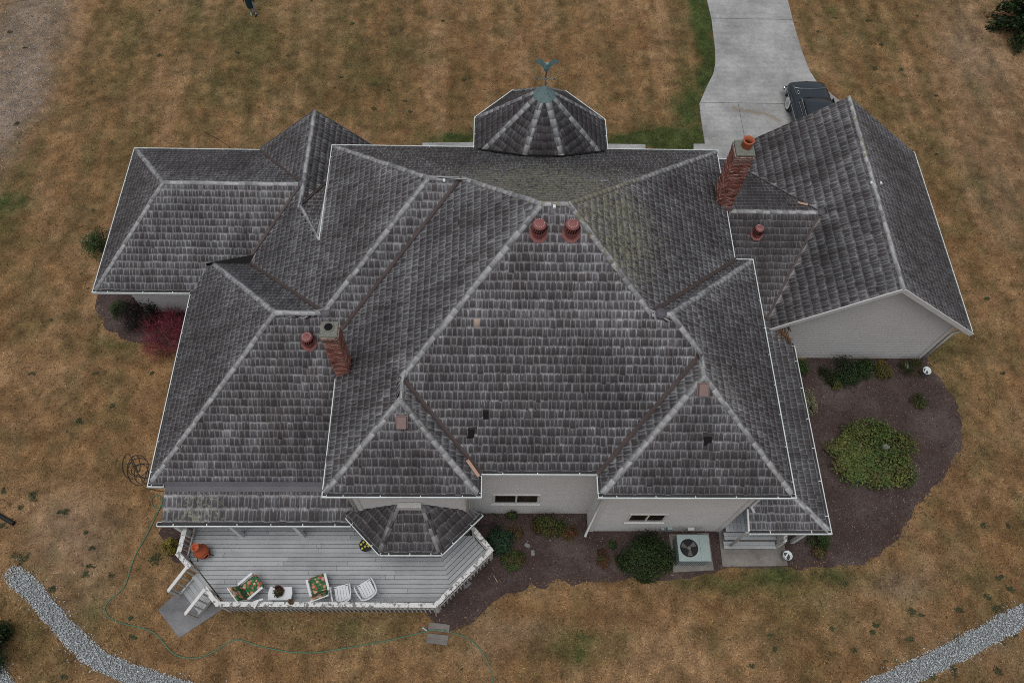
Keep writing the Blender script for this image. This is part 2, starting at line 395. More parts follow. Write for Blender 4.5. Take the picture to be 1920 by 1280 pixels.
M_HOSE = speckled('green_hose_rubber', (.075, .17, .105), .25, 3, .5, .05)
M_ACGREEN = speckled('pale_green_enamel', (.27, .335, .325), .12, 5, .45, .05)
M_ACDARK = speckled('dark_fan_well', (.014, .013, .013), .5, 7, .7)
M_ORANGE = speckled('orange_terracotta', (.42, .10, .04), .18, 6, .65, .15)
M_CAR = speckled('dark_navy_car_paint', (.026, .034, .042), .15, 2, .25, .0, .2, .6)
M_CHROME = speckled('chrome', (.55, .58, .58), .1, 4, .18, .0, 1.0)
M_RUBBER = speckled('tyre_rubber', (.012, .012, .012), .3, 8, .85)
M_WOODH = speckled('tool_handle_wood', (.36, .25, .17), .25, 9, .7)
M_ROCK = speckled('grey_field_stone', (.17, .175, .17), .35, 6, .95, .6)
# ------------------------------------------------------------------ ground zones (surveyed outlines)
HOUSE_FOOT = [(-13.6, 20.1), (-13.6, 14.4), (-10.2, 14.4), (-10.2, 7.4), (-9.8, 7.2), (-9.8, 5.2), (-8.4, 3.75), (-1.65, 3.7), (.05, 5.35), (-.3, 6.9), (3.3, 6.9), (3.3, 6.3), (7.9, 6.3), (7.9, 5.9), (10.3, 5.9), (10.3, 13.0), (16.6, 13.0), (16.6, 20.9), (10, 20.9), (7.3, 20.2), (7.3, 17.8), (3.6, 17.8), (2.6, 20.6), (.6, 20.6), (-.4, 17.8), (-4.9, 17.8), (-4.9, 20.5), (-9, 20.5)]
BED_PX = [(870, 925), (1480, 925), (1470, 645), (1728, 645), (1745, 690), (1768, 715), (1795, 755), (1806, 800), (1800, 838), (1775, 880), (1745, 920), (1715, 955), (1690, 1000), (1655, 1035), (1610, 1058), (1545, 1066), (1480, 1066), (1370, 1066), (1345, 1070), (1250, 1086), (1150, 1088), (1060, 1092), (1000, 1100), (950, 1114), (915, 1140), (890, 1165), (850, 1180), (815, 1172), (795, 1150), (760, 1120), (800, 1040)]
BED = smooth_poly([GX(*p) for p in BED_PX], 2)
BED2 = smooth_poly([GX(*p) for p in [(185, 540), (182, 575), (190, 605), (210, 625), (240, 637), (290, 645), (335, 655), (400, 660), (400, 540)]], 2)
BED3 = smooth_poly([GX(*p) for p in [(300, 985), (303, 1020), (318, 1050), (345, 1062), (380, 1050), (380, 980)]], 2)
DRIVE = [GX(*p) for p in [(1315, -60), (1325, 0), (1334, 40), (1340, 90), (1341, 120), (1337, 140), (1324, 165), (1311, 196), (1314, 225), (1322, 275), (1330, 330), (1620, 330), (1640, 230), (1580, 195), (1533, 158), (1518, 135), (1504, 100), (1490, 55), (1476, 0), (1466, -60)]]
DRIVE = DRIVE[::-1]
PAD_STEP = [GX(*p) for p in [(297, 1143), (337, 1196), (420, 1140), (372, 1075)]]
PAD_E = [(7.78, 5.12), (10.0, 5.14), (10.02, 6.6), (7.8, 6.6)]
PAD_AC = [(6.1, 4.93), (7.48, 5.0), (7.46, 6.25), (6.08, 6.2)]
PAD_HOSE = [GX(*p) for p in [(799, 1206), (838, 1210), (844, 1168), (805, 1165)]]
WALK = [[GX(*p) for p in [(792, 269), (889, 268), (889, 292), (792, 292)]], [GX(*p) for p in [(1139, 271), (1210, 272), (1210, 292), (1139, 292)]], [GX(*p) for p in [(1300, 271), (1325, 271), (1325, 292), (1300, 292)]]]
GRAV = []
for pts, wd in (([(28, 1078), (62, 1108), (100, 1150), (135, 1195), (178, 1232), (235, 1262), (310, 1284), (400, 1310)], .31), ([(1985, 1120), (1900, 1163), (1840, 1195), (1770, 1232), (1700, 1266), (1620, 1300), (1560, 1330)], .34)):
    GRAV.append((smooth_poly([GX(*p) for p in pts], 3, False), wd))
GRAV.append(([GX(-12, 1270), GX(14, 1300)], .35))
def dist_path(path, x, y):
    d = np.full(x.shape, 1e9); P = np.array(path)
    for a, b in zip(P[:-1], P[1:]):
        ab = b - a; L = (ab ** 2).sum(); t = np.clip(((x - a[0]) * ab[0] + (y - a[1]) * ab[1]) / L, 0, 1)
        d = np.minimum(d, np.hypot(x - a[0] - t * ab[0], y - a[1] - t * ab[1]))
    return d
# green / dirt / shade-free colour patches of the lawn: (u, v, radius_u, radius_v, amount)
GREEN_PX = [(1318, 60, 26, 90, 1.6), (1293, 205, 36, 55, 1.5), (1262, 262, 66, 18, 1.6), (1200, 268, 70, 12, 1.5), (850, 266, 60, 13, 1.3), (1326, 130, 18, 60, 1.5), (1300, 20, 22, 40, .8),
            (1075, 1205, 70, 35, .75), (1500, 1085, 130, 22, .8), (640, 1180, 90, 30, .6), (470, 1165, 60, 20, .5), (10, 400, 45, 60, .8), (1700, 640, 40, 30, .6), (1780, 640, 25, 30, .5), (180, 1160, 60, 60, .35),
            (20, 1180, 60, 90, .5), (1640, 40, 60, 40, .35), (240, 90, 30, 90, .45), (360, 30, 30, 60, .4), (1480, 1130, 90, 50, .45), (1330, 1100, 60, 20, .5), (480, 60, 60, 60, .3), (1900, 990, 40, 30, .3), (560, 60, 120, 60, .25), (420, 160, 60, 40, .4), (220, 640, 60, 12, .5), (185, 600, 10, 50, .5), (1770, 720, 12, 40, .5), (700, 120, 60, 50, .25), (1560, 60, 30, 80, .25)]
DIRT_PX = [(20, 60, 60, 130, 1.0), (10, 220, 45, 120, .9), (60, 150, 45, 90, .6), (95, 10, 30, 60, .5), (130, 990, 75, 60, .55), (150, 1050, 60, 40, .4), (1880, 200, 60, 150, .3), (1800, 60, 50, 70, .3), (1850, 330, 50, 120, .25), (200, 1110, 70, 40, .3), (1690, 1100, 60, 25, .45), (900, 1230, 40, 40, .25), (960, 1190, 70, 30, .4), (1850, 1230, 60, 40, .25)]
def _w(L):
    out = []
    for u, v, ru, rv, k in L:
        c, e, n = G(u, v), G(u + ru, v), G(u, v - rv); out.append((c[0], c[1], abs(e[0] - c[0]), abs(n[1] - c[1]), k))
    return out
GREEN_W, DIRT_W = _w(GREEN_PX), _w(DIRT_PX)
def zone(x, y):
    wx = (fbm(x, y, 1.6, 4) - .5) * 1.2; wy = (fbm(x + 50, y + 9, 1.6, 4) - .5) * 1.2
    f = lambda L: sum(a * np.exp(-(((x + wx - cx) / rx) ** 2 + ((y + wy - cy) / ry) ** 2) * .9) for cx, cy, rx, ry, a in L)
    return f(GREEN_W), f(DIRT_W)
DRY = np.array([.200, .119, .056]); TAN = np.array([.285, .182, .100]); RUST = np.array([.150, .082, .037])
GRN = np.array([.040, .062, .018]); OLV = np.array([.098, .080, .034]); DRT = np.array([.225, .172, .128])
def lawn_colour(x, y):
    g, dt = zone(x, y)
    n1, n2, n3 = fbm(x, y, 5.5, 5), fbm(x + 90, y + 40, 2.4, 5), fbm(x + 11, y + 70, .9, 4)
    st = .5 + .5 * np.sin((x * .98 + y * .16) * 3.3 + n1 * 4)           # faint mowing bands
    sm = lambda a, lo, hi: np.clip((a - lo) / (hi - lo), 0, 1)
    L = lambda a, b, t: a + (b - a) * t[..., None]
    c = np.broadcast_to(DRY, x.shape + (3,)).copy()
    c = L(c, TAN, .5 * sm(.5 * n2 + .5 * n3, .45, .64)); c = L(c, RUST, .5 * sm(.5 * n1 + .5 * fbm(x + 61, y + 7, .7, 4), .47, .6))
    c = L(c, OLV, .5 * sm(.45 * fbm(x + 200, y + 10, 2.8, 5) + .07 * (st - .5) + .55 * fbm(x + 3, y + 81, .6, 4), .49, .62))
    sk = fbm(x / .55 + .09 * y, y / 5.5, 1.0, 3) ; far = .35 + .65 * sm(y, 17, 21); c = L(c, OLV * .9, .46 * far * sm(sk + .3 * (n3 - .5), .5, .66)); c = L(c, TAN, .35 * far * sm(1 - sk + .3 * (n2 - .5), .55, .7))
    c = L(c, DRT, np.clip(dt * (.55 + .9 * (n2 - .3)), 0, .9))
    c = L(c, GRN, np.clip(g * (.55 + 1.2 * (n3 - .35)) + .45 * sm(n3 * .6 + n1 * .4 - .55, .06, .18) * .6, 0, .92))
    c *= (0.50 + 1.0 * fbm(x + 5, y + 33, .38, 3))[..., None]
    return c
def make_ground():
    nx, ny = 560, 440; xs = np.linspace(-30, 34, nx); ys = np.linspace(-8, 42, ny)
    X, Y = np.meshgrid(xs, ys); C = lawn_colour(X, Y)
    V = np.stack([X.ravel(), Y.ravel(), np.zeros(X.size)], 1); I = np.arange(nx * ny).reshape(ny, nx)
    Q = np.stack([I[:-1, :-1].ravel(), I[:-1, 1:].ravel(), I[1:, 1:].ravel(), I[1:, :-1].ravel()], 1)
    n = len(V); B = 400
    ex = np.array([(-B, -B, 0), (B, -B, 0), (B, B, 0), (-B, B, 0)]); V = np.vstack([V, ex])
    q2 = [(n, n + 1, I[0, -1], I[0, 0]), (n + 1, n + 2, I[-1, -1], I[0, -1]), (n + 2, n + 3, I[-1, 0], I[-1, -1]), (n + 3, n, I[0, 0], I[-1, 0])]
    Cc = np.vstack([C.reshape(-1, 3), np.tile(DRY, (4, 1))]); Cc = np.hstack([Cc, np.ones((len(Cc), 1))])
    o = np_mesh('lawn', V, np.vstack([Q, q2]), M_GROUND, None, Cc)
    tag(o, 'sunburnt brown lawn with green patches all round the house', kind='structure')
make_ground()
def sheet(name, poly, z, mat, kind='structure', label=None):
    m = MB(); m.poly([(p[0], p[1], z) for p in poly]); o = m.build(name, mat)
    return tag(o, label, kind=kind)
sheet('mulch_bed', ragged(BED), .010, M_MULCH, label='dark mulch bed curving round the front and right of the house')
sheet('mulch_bed', ragged(BED2), .010, M_MULCH, label='dark mulch bed in the corner by the red shrub')
sheet('mulch_bed', ragged(BED3), .010, M_MULCH, label='small dark mulch patch by the left end of the deck')
# ---- driveway with slabs
dr = sheet('driveway', DRIVE, .006, speckled('joint_dirt', (.05, .045, .038), .4, 8, .95), label='grey concrete driveway leading up past the garage')
ys = [GX(1400, -90)[1], GX(1400, 37)[1], GX(1400, 195)[1], 17.0]
for i in range(3):
    ya, yb = ys[i] - .012, ys[i + 1] + .012
    parts = [(-30, 50)] if i < 2 else [(-30, G(1392, 240)[0] - .008), (G(1392, 240)[0] + .008, 50)]
    for xa, xb in parts:
        q = [p for p in DRIVE]
        # clip the outline to the strip (half planes)
        out = q
        for ax, lim, sg in ((1, ya, 1), (1, yb, -1), (0, xa, -1), (0, xb, 1)):
            inp, out = out, []
            for j in range(len(inp)):
                p0, p1 = inp[j], inp[(j + 1) % len(inp)]; s0, s1 = (lim - p0[ax]) * sg, (lim - p1[ax]) * sg
                if s0 >= 0: out.append(p0)
                if (s0 >= 0) != (s1 >= 0):
                    tt = s0 / (s0 - s1); out.append((p0[0] + (p1[0] - p0[0]) * tt, p0[1] + (p1[1] - p0[1]) * tt))
        if len(out) > 2: MB().prism(out, .004, .045).build('slab', M_CONC, dr)
def slab_thing(name, poly, h, mat, label, cat='slab'):
    a = sum(poly[i][0] * poly[(i + 1) % len(poly)][1] - poly[(i + 1) % len(poly)][0] * poly[i][1] for i in range(len(poly)))
    if a < 0: poly = poly[::-1]
    o = MB().prism(poly, 0, h).build(name, mat, bevel=.012); return tag(o, label, cat)
slab_thing('concrete_pad', PAD_STEP, .05, M_PAD, 'grey concrete pad at the foot of the deck stairs')
slab_thing('concrete_pad', PAD_E, .07, M_CONC2, 'stained concrete pad below the side porch steps')
slab_thing('concrete_pad', PAD_AC, .06, M_CONC2, 'concrete pad under the air conditioner')
for poly, l in zip(WALK, ('strip of concrete walk left of the turret', 'strip of concrete walk right of the turret', 'concrete walk corner beside the driveway')):
    slab_thing('concrete_walk', poly, .05, M_CONC, l, 'walkway')
ph = [(p[0], p[1]) for p in PAD_HOSE]

# ------------------------------------------------------------------ the house: roof geometry
A = .765; ZE = 5.65
class PL:                          # z = z0 + gx (x-x0) + gy (y-y0)
    def __init__(s, x0, y0, z0, gx, gy): s.q = (x0, y0, z0, gx, gy)
    def z(s, x, y): x0, y0, z0, gx, gy = s.q; return z0 + gx * (x - x0) + gy * (y - y0)
    def n(s): return Vector((-s.q[3], -s.q[4], 1)).normalized()
    def p(s, x, y): return (x, y, s.z(x, y))
yR = 12.375; aW, aE = (1.255, yR), (1.965, yR)
P1, P2 = (-1.91, 14.56), (-.93, 14.56)
RF = {}                            # name -> (plane, outline, exposure, moss, wear)
def face(n, pl, poly, e=.25, moss=0., wear=.5, inset=.1): RF[n] = (pl, poly, e, moss, wear, inset)
face('N', PL(0, 18.25, ZE, 0, -A), [(-5.6, 18.25), (7.84, 18.25), aE, aW, P2, P1], moss=.52, wear=.75)
face('E1', PL(7.84, 0, ZE, -A, 0), [(7.84, 18.25), (7.84, 13.69), (4.245, 10.095), aE], moss=.44, wear=.7)
face('S', PL(0, 6.5, ZE, 0, A), [aW, aE, (4.245, 10.095), (4.785, 10.095), (5.655, 9.225), (2.93, 6.5), (-.28, 6.5), (-2.45, 8.67)], moss=.0, wear=1.)
face('N2', PL(0, 13.69, ZE, 0, -A), [(8.38, 13.69), (7.84, 13.69), (4.245, 10.095), (4.785, 10.095)], moss=.2, wear=.4)
face('E2', PL(8.38, 0, ZE, -A, 0), [(8.38, 13.69), (8.38, 5.85), (5.655, 8.575), (5.655, 9.225), (4.785, 10.095)], moss=.42, wear=.6)
face('BS', PL(0, 5.85, ZE, 0, A), [(2.93, 5.85), (8.38, 5.85), (5.655, 8.575)], moss=.05, wear=.75)
face('BW', PL(2.93, 0, ZE, A, 0), [(2.93, 5.85), (5.655, 8.575), (5.655, 9.225), (2.93, 6.5)], moss=.1, wear=.5)
face('LE', PL(-.28, 0, ZE, -A, 0), [(-.28, 5.85), (-2.45, 8.02), (-2.45, 8.67), (-.28, 6.5)], moss=.35, wear=.5)
face('LS', PL(0, 5.85, ZE, 0, A), [(-4.62, 5.85), (-.28, 5.85), (-2.45, 8.02)], moss=.08, wear=.8)
face('W1', PL(-4.62, 0, ZE, A, 0), [aW, P2, (-4.62, 10.87), (-4.62, 5.85), (-2.45, 8.02), (-2.45, 8.67)], wear=.42)
face('W0', PL(-5.6, 0, ZE, A, 0), [(-5.6, 18.25), P1, (-5.09, 11.38), (-8.51, 14.8), (-8.45, 15.12), (-6.69, 17.25), (-6.65, 16.2), (-5.6, 14.2)], wear=.45, inset=0)
face('S0', PL(0, 14.56, 8.473, 0, A), [P1, P2, (-4.62, 10.87), (-4.1, 10.87), (-4.1, 7.05), (-10.65, 7.05), (-6.53, 11.38), (-5.09, 11.38)], wear=.8, inset=.03)
face('WL', PL(-10.65, 0, 2.73, .803, 0), [(-10.65, 7.05), (-6.53, 11.38), (-9.79, 14.8), (-10.0, 14.8), (-10.65, 13.95)], wear=.42)
face('LN', PL(0, 11.38, 6.04, 0, -A), [(-6.53, 11.38), (-5.09, 11.38), (-8.51, 14.8), (-9.79, 14.8)], wear=.35, moss=.08, inset=0)
face('LWN', PL(0, 17.25, 4.8, 0, -.621), [(-14.05, 20.55), (-9.18, 20.55), (-6.71, 17.25), (-11.52, 17.25)], moss=.2, wear=.6)
face('LWW', PL(-14.05, 0, 2.75, .81, 0), [(-14.05, 20.55), (-11.52, 17.25), (-14.05, 13.97)], wear=.45)
face('LWS', PL(0, 13.97, 2.75, 0, .625), [(-14.05, 13.97), (-11.52, 17.25), (-6.69, 17.25), (-8.45, 15.12), (-8.51, 14.8), (-10.0, 14.8), (-10.6, 13.97)], wear=.85)
face('GW', PL(-6.65, 0, 4.85, .83, 0), [(-6.65, 17.25), (-6.65, 20.63), (-9.18, 20.63), (-9.18, 20.5), (-6.71, 17.25)], wear=.35, inset=0)
face('GE', PL(-6.65, 0, 4.85, -.977, 0), [(-6.65, 16.25), (-6.65, 20.63), (-4.5, 20.63), (-4.5, 18.9), (-5.6, 18.8)], moss=.25, wear=.6, inset=0)
face('NK', PL(0, 14.2, 5.64, 0, -.4), [(-6.65, 16.2), (-5.6, 14.2), (-5.2, 14.2), (-5.2, 18.9), (-5.6, 18.8)], moss=.45, wear=.6, inset=0)
face('GaW', PL(13.19, 0, 5.5, .8, 0), [(13.19, 12.75), (13.19, 21.1), (9.75, 21.1), (9.75, 20.02), (11.73, 16.66), (9.75, 13.15), (9.75, 12.75)], e=.30, wear=.42, inset=.02)
face('GaE', PL(13.19, 0, 5.5, -.754, 0), [(13.19, 12.75), (13.19, 21.1), (17.1, 21.1), (17.1, 12.75)], e=.28, moss=.3, wear=.45)
face('KN', PL(0, 16.66, 4.33, 0, -.47), [(7.7, 16.66), (11.73, 16.66), (9.75, 20.02), (9.4, 20.7), (7.7, 20.7)], moss=.12, wear=.35)
face('KS', PL(0, 16.66, 4.33, 0, .45), [(7.7, 16.66), (11.73, 16.66), (9.75, 13.15), (8.0, 14.27), (7.7, 14.46)], wear=.5, inset=0)
face('PE', PL(10.6, 0, 2.5, -.29, 0), [(10.6, 5.63), (10.6, 12.3), (9.9, 13.0), (9.75, 13.15), (8.0, 14.27), (8.0, 8.23)], moss=.1, wear=.4, e=.25)
face('PS', PL(0, 5.63, 2.5, 0, .29), [(8.0, 5.63), (10.6, 5.63), (8.0, 8.23)], wear=.7, moss=.03, e=.25)
face('PF', PL(0, 7.05, 2.74, 0, .34), [(-10.12, 7.0), (-4.3, 7.0), (-4.3, 5.9), (-10.15, 5.9)], wear=.8, moss=.28, e=.4)
# octagonal turret
TC, TR, TZ, TH = (1.63, 18.65), 2.32, ZE, 2.42
tv = []
for k in range(8):
    an = math.radians(22.5 + 45 * k); r = TR / math.cos(math.radians(22.5)); tv.append((TC[0] + r * math.cos(an), TC[1] + r * math.sin(an)))
for k in range(8):
    am = math.radians(45 + 45 * k); g = -TH / TR
    face('T%d' % k, PL(TC[0], TC[1], TZ + TH, g * math.cos(am), g * math.sin(am)), [tv[k], tv[(k + 1) % 8], TC], wear=.25, e=.26, inset=.06)
# eight-sided porch roof below the front bay
O = [(-4.57, 6.18), (-3.38, 4.99), (-1.5, 4.99), (-.26, 6.22)]; T1, T2 = (-2.82, 6.3), (-2.07, 6.3); so_ = .727
sq = math.sqrt(.5)
face('OL', PL(O[0][0], O[0][1], 2.4, so_ * sq, so_ * sq), [O[0], O[1], T1, (-4.52, 6.3)], wear=.3, e=.3)
face('OC', PL(0, 4.99, 2.4, 0, so_), [O[1], O[2], T2, T1], wear=.45, e=.3, moss=.05)
face('OR', PL(O[3][0], O[3][1], 2.4, -so_ * sq, so_ * sq), [O[2], O[3], (-.3, 6.3), T2], wear=.3, e=.3)

house = thing('house', 'large grey shingled house with many hipped roofs, two brick chimneys and a turret', 'house')
roof = MB()
for k, (pl, poly, *_r) in RF.items():
    q = [pl.p(*p) for p in poly]; n = pl.n()
    a2 = sum(poly[i][0] * poly[(i + 1) % len(poly)][1] - poly[(i + 1) % len(poly)][0] * poly[i][1] for i in range(len(poly)))
    if a2 < 0: q = q[::-1]
    roof.slab([(p[0] - n.x * .012, p[1] - n.y * .012, p[2] - n.z * .012) for p in q], .13)
roof = roof.build('roof', M_UNDER, house)
rng = np.random.RandomState(11)
SK = dict(V=[], UV=[], UM=[], C=[], area=[], f=[])
HOLES = [(882, 813, 9), (1327, 826, 9), (913, 779, 6)]; NEWSH = [(894, 597, 9)]
lichen_c = [(G(1010, 345, 9.0), 2.8, .62, 'N'), (G(1110, 400, 9.4), 1.8, .72, 'E1'), (G(1160, 450, 8.6), 2., .25, 'E1'), (G(790, 760, 7.0), .8, .4, 'LE'), (G(1350, 740, 7.2), .9, .35, 'E2'), (G(370, 970, 2.4), 1.1, .6, 'PF'), (G(660, 910, 5.8), .7, .35, 'LS'), (G(1620, 260, 5.0), 2.0, .3, 'GaE')]
def scan(poly, v):
    xs = []
    for i in range(len(poly)):
        (x0, y0), (x1, y1) = poly[i], poly[(i + 1) % len(poly)]
        if (y0 > v) != (y1 > v): xs.append(x0 + (v - y0) / (y1 - y0) * (x1 - x0))
    xs.sort(); return [(xs[i], xs[i + 1]) for i in range(0, len(xs) - 1, 2)]
def shakes(name):
    pl, poly, e, moss, wear, inset = RF[name]
    n = pl.n(); hu = Vector((0, 0, 1)).cross(n).normalized(); vv = n.cross(hu).normalized(); org = Vector(pl.p(*poly[0]))
    p2 = [((Vector(pl.p(*p)) - org).dot(hu), (Vector(pl.p(*p)) - org).dot(vv)) for p in poly]
    v0 = min(p[1] for p in p2) + inset; v1 = max(p[1] for p in p2); row = 0; v = v0
    while v < v1 - .03:
        vt = min(v + e, v1); eps = (vt - v) * .02
        lo, hi = scan(p2, v + eps), scan(p2, vt - eps)
        if len(lo) != len(hi):
            mid = scan(p2, (v + vt) / 2)
            if len(lo) > len(hi): hi = [(max(a, min([m[0] for m in mid] + [a])), b) for a, b in lo] if not hi else lo
            else: lo = hi
        wob = rng.uniform(-.3, .3, 4)
        for (l0, r0), (l1, r1) in zip(lo, hi):
            a = min(l0, l1); end = max(r0, r1)
            if end - a < .03: continue
            u = a - rng.uniform(0, .12)
            while u < end:
                wd = rng.choice([rng.uniform(.07, .12), rng.uniform(.12, .18), rng.uniform(.17, .25)], p=[.33, .45, .22]); ua, ub = u + .0025, u + wd - .0025; u += wd
                cl = lambda q, L, R: min(max(q, L), R)
                b0, b1, t0, t1 = cl(ua, l0, r0), cl(ub, l0, r0), cl(ua, l1, r1), cl(ub, l1, r1)
                if (b1 - b0) + (t1 - t0) < .02: continue
                cc = org + hu * ((b0 + b1 + t0 + t1) / 4) + vv * ((v + vt) / 2)
                pp = proj([cc])[0]
                if name in ('S', 'BS') and any(abs(pp[0] - h[0]) < h[2] and abs(pp[1] - h[1]) < h[2] for h in HOLES): continue
                new = name == 'S' and any(abs(pp[0] - h[0]) < 7 and abs(pp[1] - h[1]) < h[2] for h in NEWSH)
                jv = rng.normal(0, .007) if rng.rand() < .9 else rng.normal(-.02, .02); h0 = .011 + rng.uniform(0, .010); tilt = rng.normal(0, .003)
                vb = v + jv; ov = .05
                pts = []
                for uu, vq, hh in ((b0, vb, h0 + tilt), (b1, vb, h0 - tilt), (t1, vt + ov * (vt < v1 - .01), .004), (t0, vt + ov * (vt < v1 - .01), .004), (b0, vb, -.008), (b1, vb, -.008), (t1, vt, -.008), (t0, vt, -.008)):
                    pts.append(org + hu * uu + vv * vq + n * hh)
                ms = moss + sum(k * math.exp(-((cc - Vector(c)).length / r) ** 2) for c, r, k, fc in lichen_c if fc == name)
                SK['V'].append([tuple(p) for p in pts])
                nu = lambda q: (q - ua) / (ub - ua)
                U = [(nu(b0), 0), (nu(b1), 0), (nu(t1), 1.12), (nu(t0), 1.12)]; Q = [(b0, v), (b1, v), (t1, vt), (t0, vt)]
                Ub = [(nu(b0), 0), (nu(b1), 0), (nu(b1), .02), (nu(b0), .02)]
                SK['UV'].append(U + Ub + Ub + Ub); SK['UM'].append(Q + Q + Q + Q)
                dmin = min(abs((q1[0] - q0[0]) * (q0[1] - (v + vt) / 2) - (q0[0] - (b0 + b1) / 2) * (q1[1] - q0[1])) / max(math.hypot(q1[0] - q0[0], q1[1] - q0[1]), 1e-6) for q0, q1 in zip(p2, p2[1:] + p2[:1]) if abs(q1[1] - q0[1]) > .3 or min(q0[1], q1[1]) > v0 + .5)
                dk_ = -.4 if name[0] in 'TOK' and name not in ('OC',) else 0.
                bl_ = (0. if name[0] in 'TOKP' else 1.) * .30 * max(0, ((v - v0) / max(v1 - v0, .1) - .35) / .65) ** 1.5 + .42 * math.exp(-dmin / .35) + (.06 if name in ('N', 'E1', 'E2', 'GaE', 'W0', 'W1') else 0) - .03
                SK['C'].append((rng.rand() + dk_ if not new else 2.0, min(ms, 1.), wear, max(0., bl_)))
                q = proj([pts[0], pts[1], pts[2], pts[3]]); dx = q[1] - q[0]; dy = q[3] - q[0]; SK['area'].append(abs(dx[0] * dy[1] - dx[1] * dy[0])); SK['f'].append(name)
        v += e; row += 1
for k in RF: shakes(k)
V = np.array(SK['V']); UV = np.array(SK['UV']); UM = np.array(SK['UM']); C = np.array(SK['C']); ar = np.array(SK['area']); fn = np.array(SK['f'])
okf = np.isin(fn, ['S', 'BS', 'LS', 'W1', 'E2']); rank = np.where(okf, ar, 0); order = np.argsort(-rank); indiv = np.zeros(len(V), bool); indiv[order[:296]] = True
QF = np.array([(0, 1, 2, 3), (4, 5, 1, 0), (7, 4, 0, 3), (5, 6, 2, 1)])
def shake_mesh(idx, name):
    n = len(idx); VV = V[idx].reshape(-1, 3); FF = (QF[None] + (np.arange(n) * 8)[:, None, None]).reshape(-1, 4)
    return np_mesh(name, VV, FF, M_SHAKE, roof, np.repeat(C[idx], 8, 0), UV[idx].reshape(-1, 2), UM[idx].reshape(-1, 2))
print('shakes', len(V))
tag(shake_mesh(np.where(~indiv)[0], 'shingles'), kind='stuff')
for i in np.where(indiv)[0]: shake_mesh(np.array([i]), 'shingle')
# ---- hip and ridge caps, valley metal
def side(nm, a, e):
    pl, poly = RF[nm][:2]; n = pl.n(); s = n.cross(e).normalized(); c = Vector((sum(p[0] for p in poly) / len(poly), sum(p[1] for p in poly) / len(poly), 0)); c.z = pl.z(c.x, c.y)
    if s.dot(c - a) < 0: s = -s
    return s, n
CAPS = []
def caps(a, b, f1, f2, wd=.092, ex=.24, moss=0., lift=0., dark=0.):
    a, b = Vector(a), Vector(b); L = (b - a).length; e = (b - a).normalized()
    s1, n1 = side(f1, (a + b) / 2, e); s2, n2 = side(f2, (a + b) / 2, e); up = (n1 + n2).normalized(); k = max(1, round(L / ex)); st = L / k
    for i in range(k):
        for sd, nn, s in ((s1, n1, 1), (s2, n2, -1)):
            t0 = i * st + rng.normal(0, .012); t1 = (i + 1) * st + .03; h0 = .034 + rng.uniform(0, .006) + lift; h1 = .024 + lift; w0 = wd * rng.uniform(.9, 1.12)
            p = [a + e * t0 + up * h0, a + e * t0 + sd * w0 + nn * (h0 - .004), a + e * t1 + sd * w0 + nn * (h1 - .004), a + e * t1 + up * h1]
            q = [x - nn * .016 for x in p]; ms = moss + sum(kk * .8 * math.exp(-((p[0] - Vector(c)).length / r) ** 2) for c, r, kk, fc in lichen_c if fc in (f1, f2))
            CAPS.append(([tuple(x) for x in p + q], (rng.rand() - dark, min(1, ms), 0, 1)))
def valley(a, b, f1, f2, wd=.085, mat=None, lift=.03):
    a, b = Vector(a), Vector(b); e = (b - a).normalized(); m = MB()
    s1, n1 = side(f1, (a + b) / 2, e); s2, n2 = side(f2, (a + b) / 2, e); up = ((n1 + n2) / 2).normalized() * (lift + .012); k = max(1, int((b - a).length / 1.5))
    for i in range(k):
        p, q = a + (b - a) * i / k, a + (b - a) * (i + 1) / k + e * .02; d = Vector((0, 0, .003 * (i % 2)))
        m.poly([p + s1 * wd + n1 * lift + d, p + up * .6 + d, q + up * .6 + d, q + s1 * wd + n1 * lift + d]); m.poly([p + up * .6 + d, p + s2 * wd + n2 * lift + d, q + s2 * wd + n2 * lift + d, q + up * .6 + d])
    m.build('valley_flashing', mat or M_FLASH, roof)
def pt(f, xy): return RF[f][0].p(*xy)
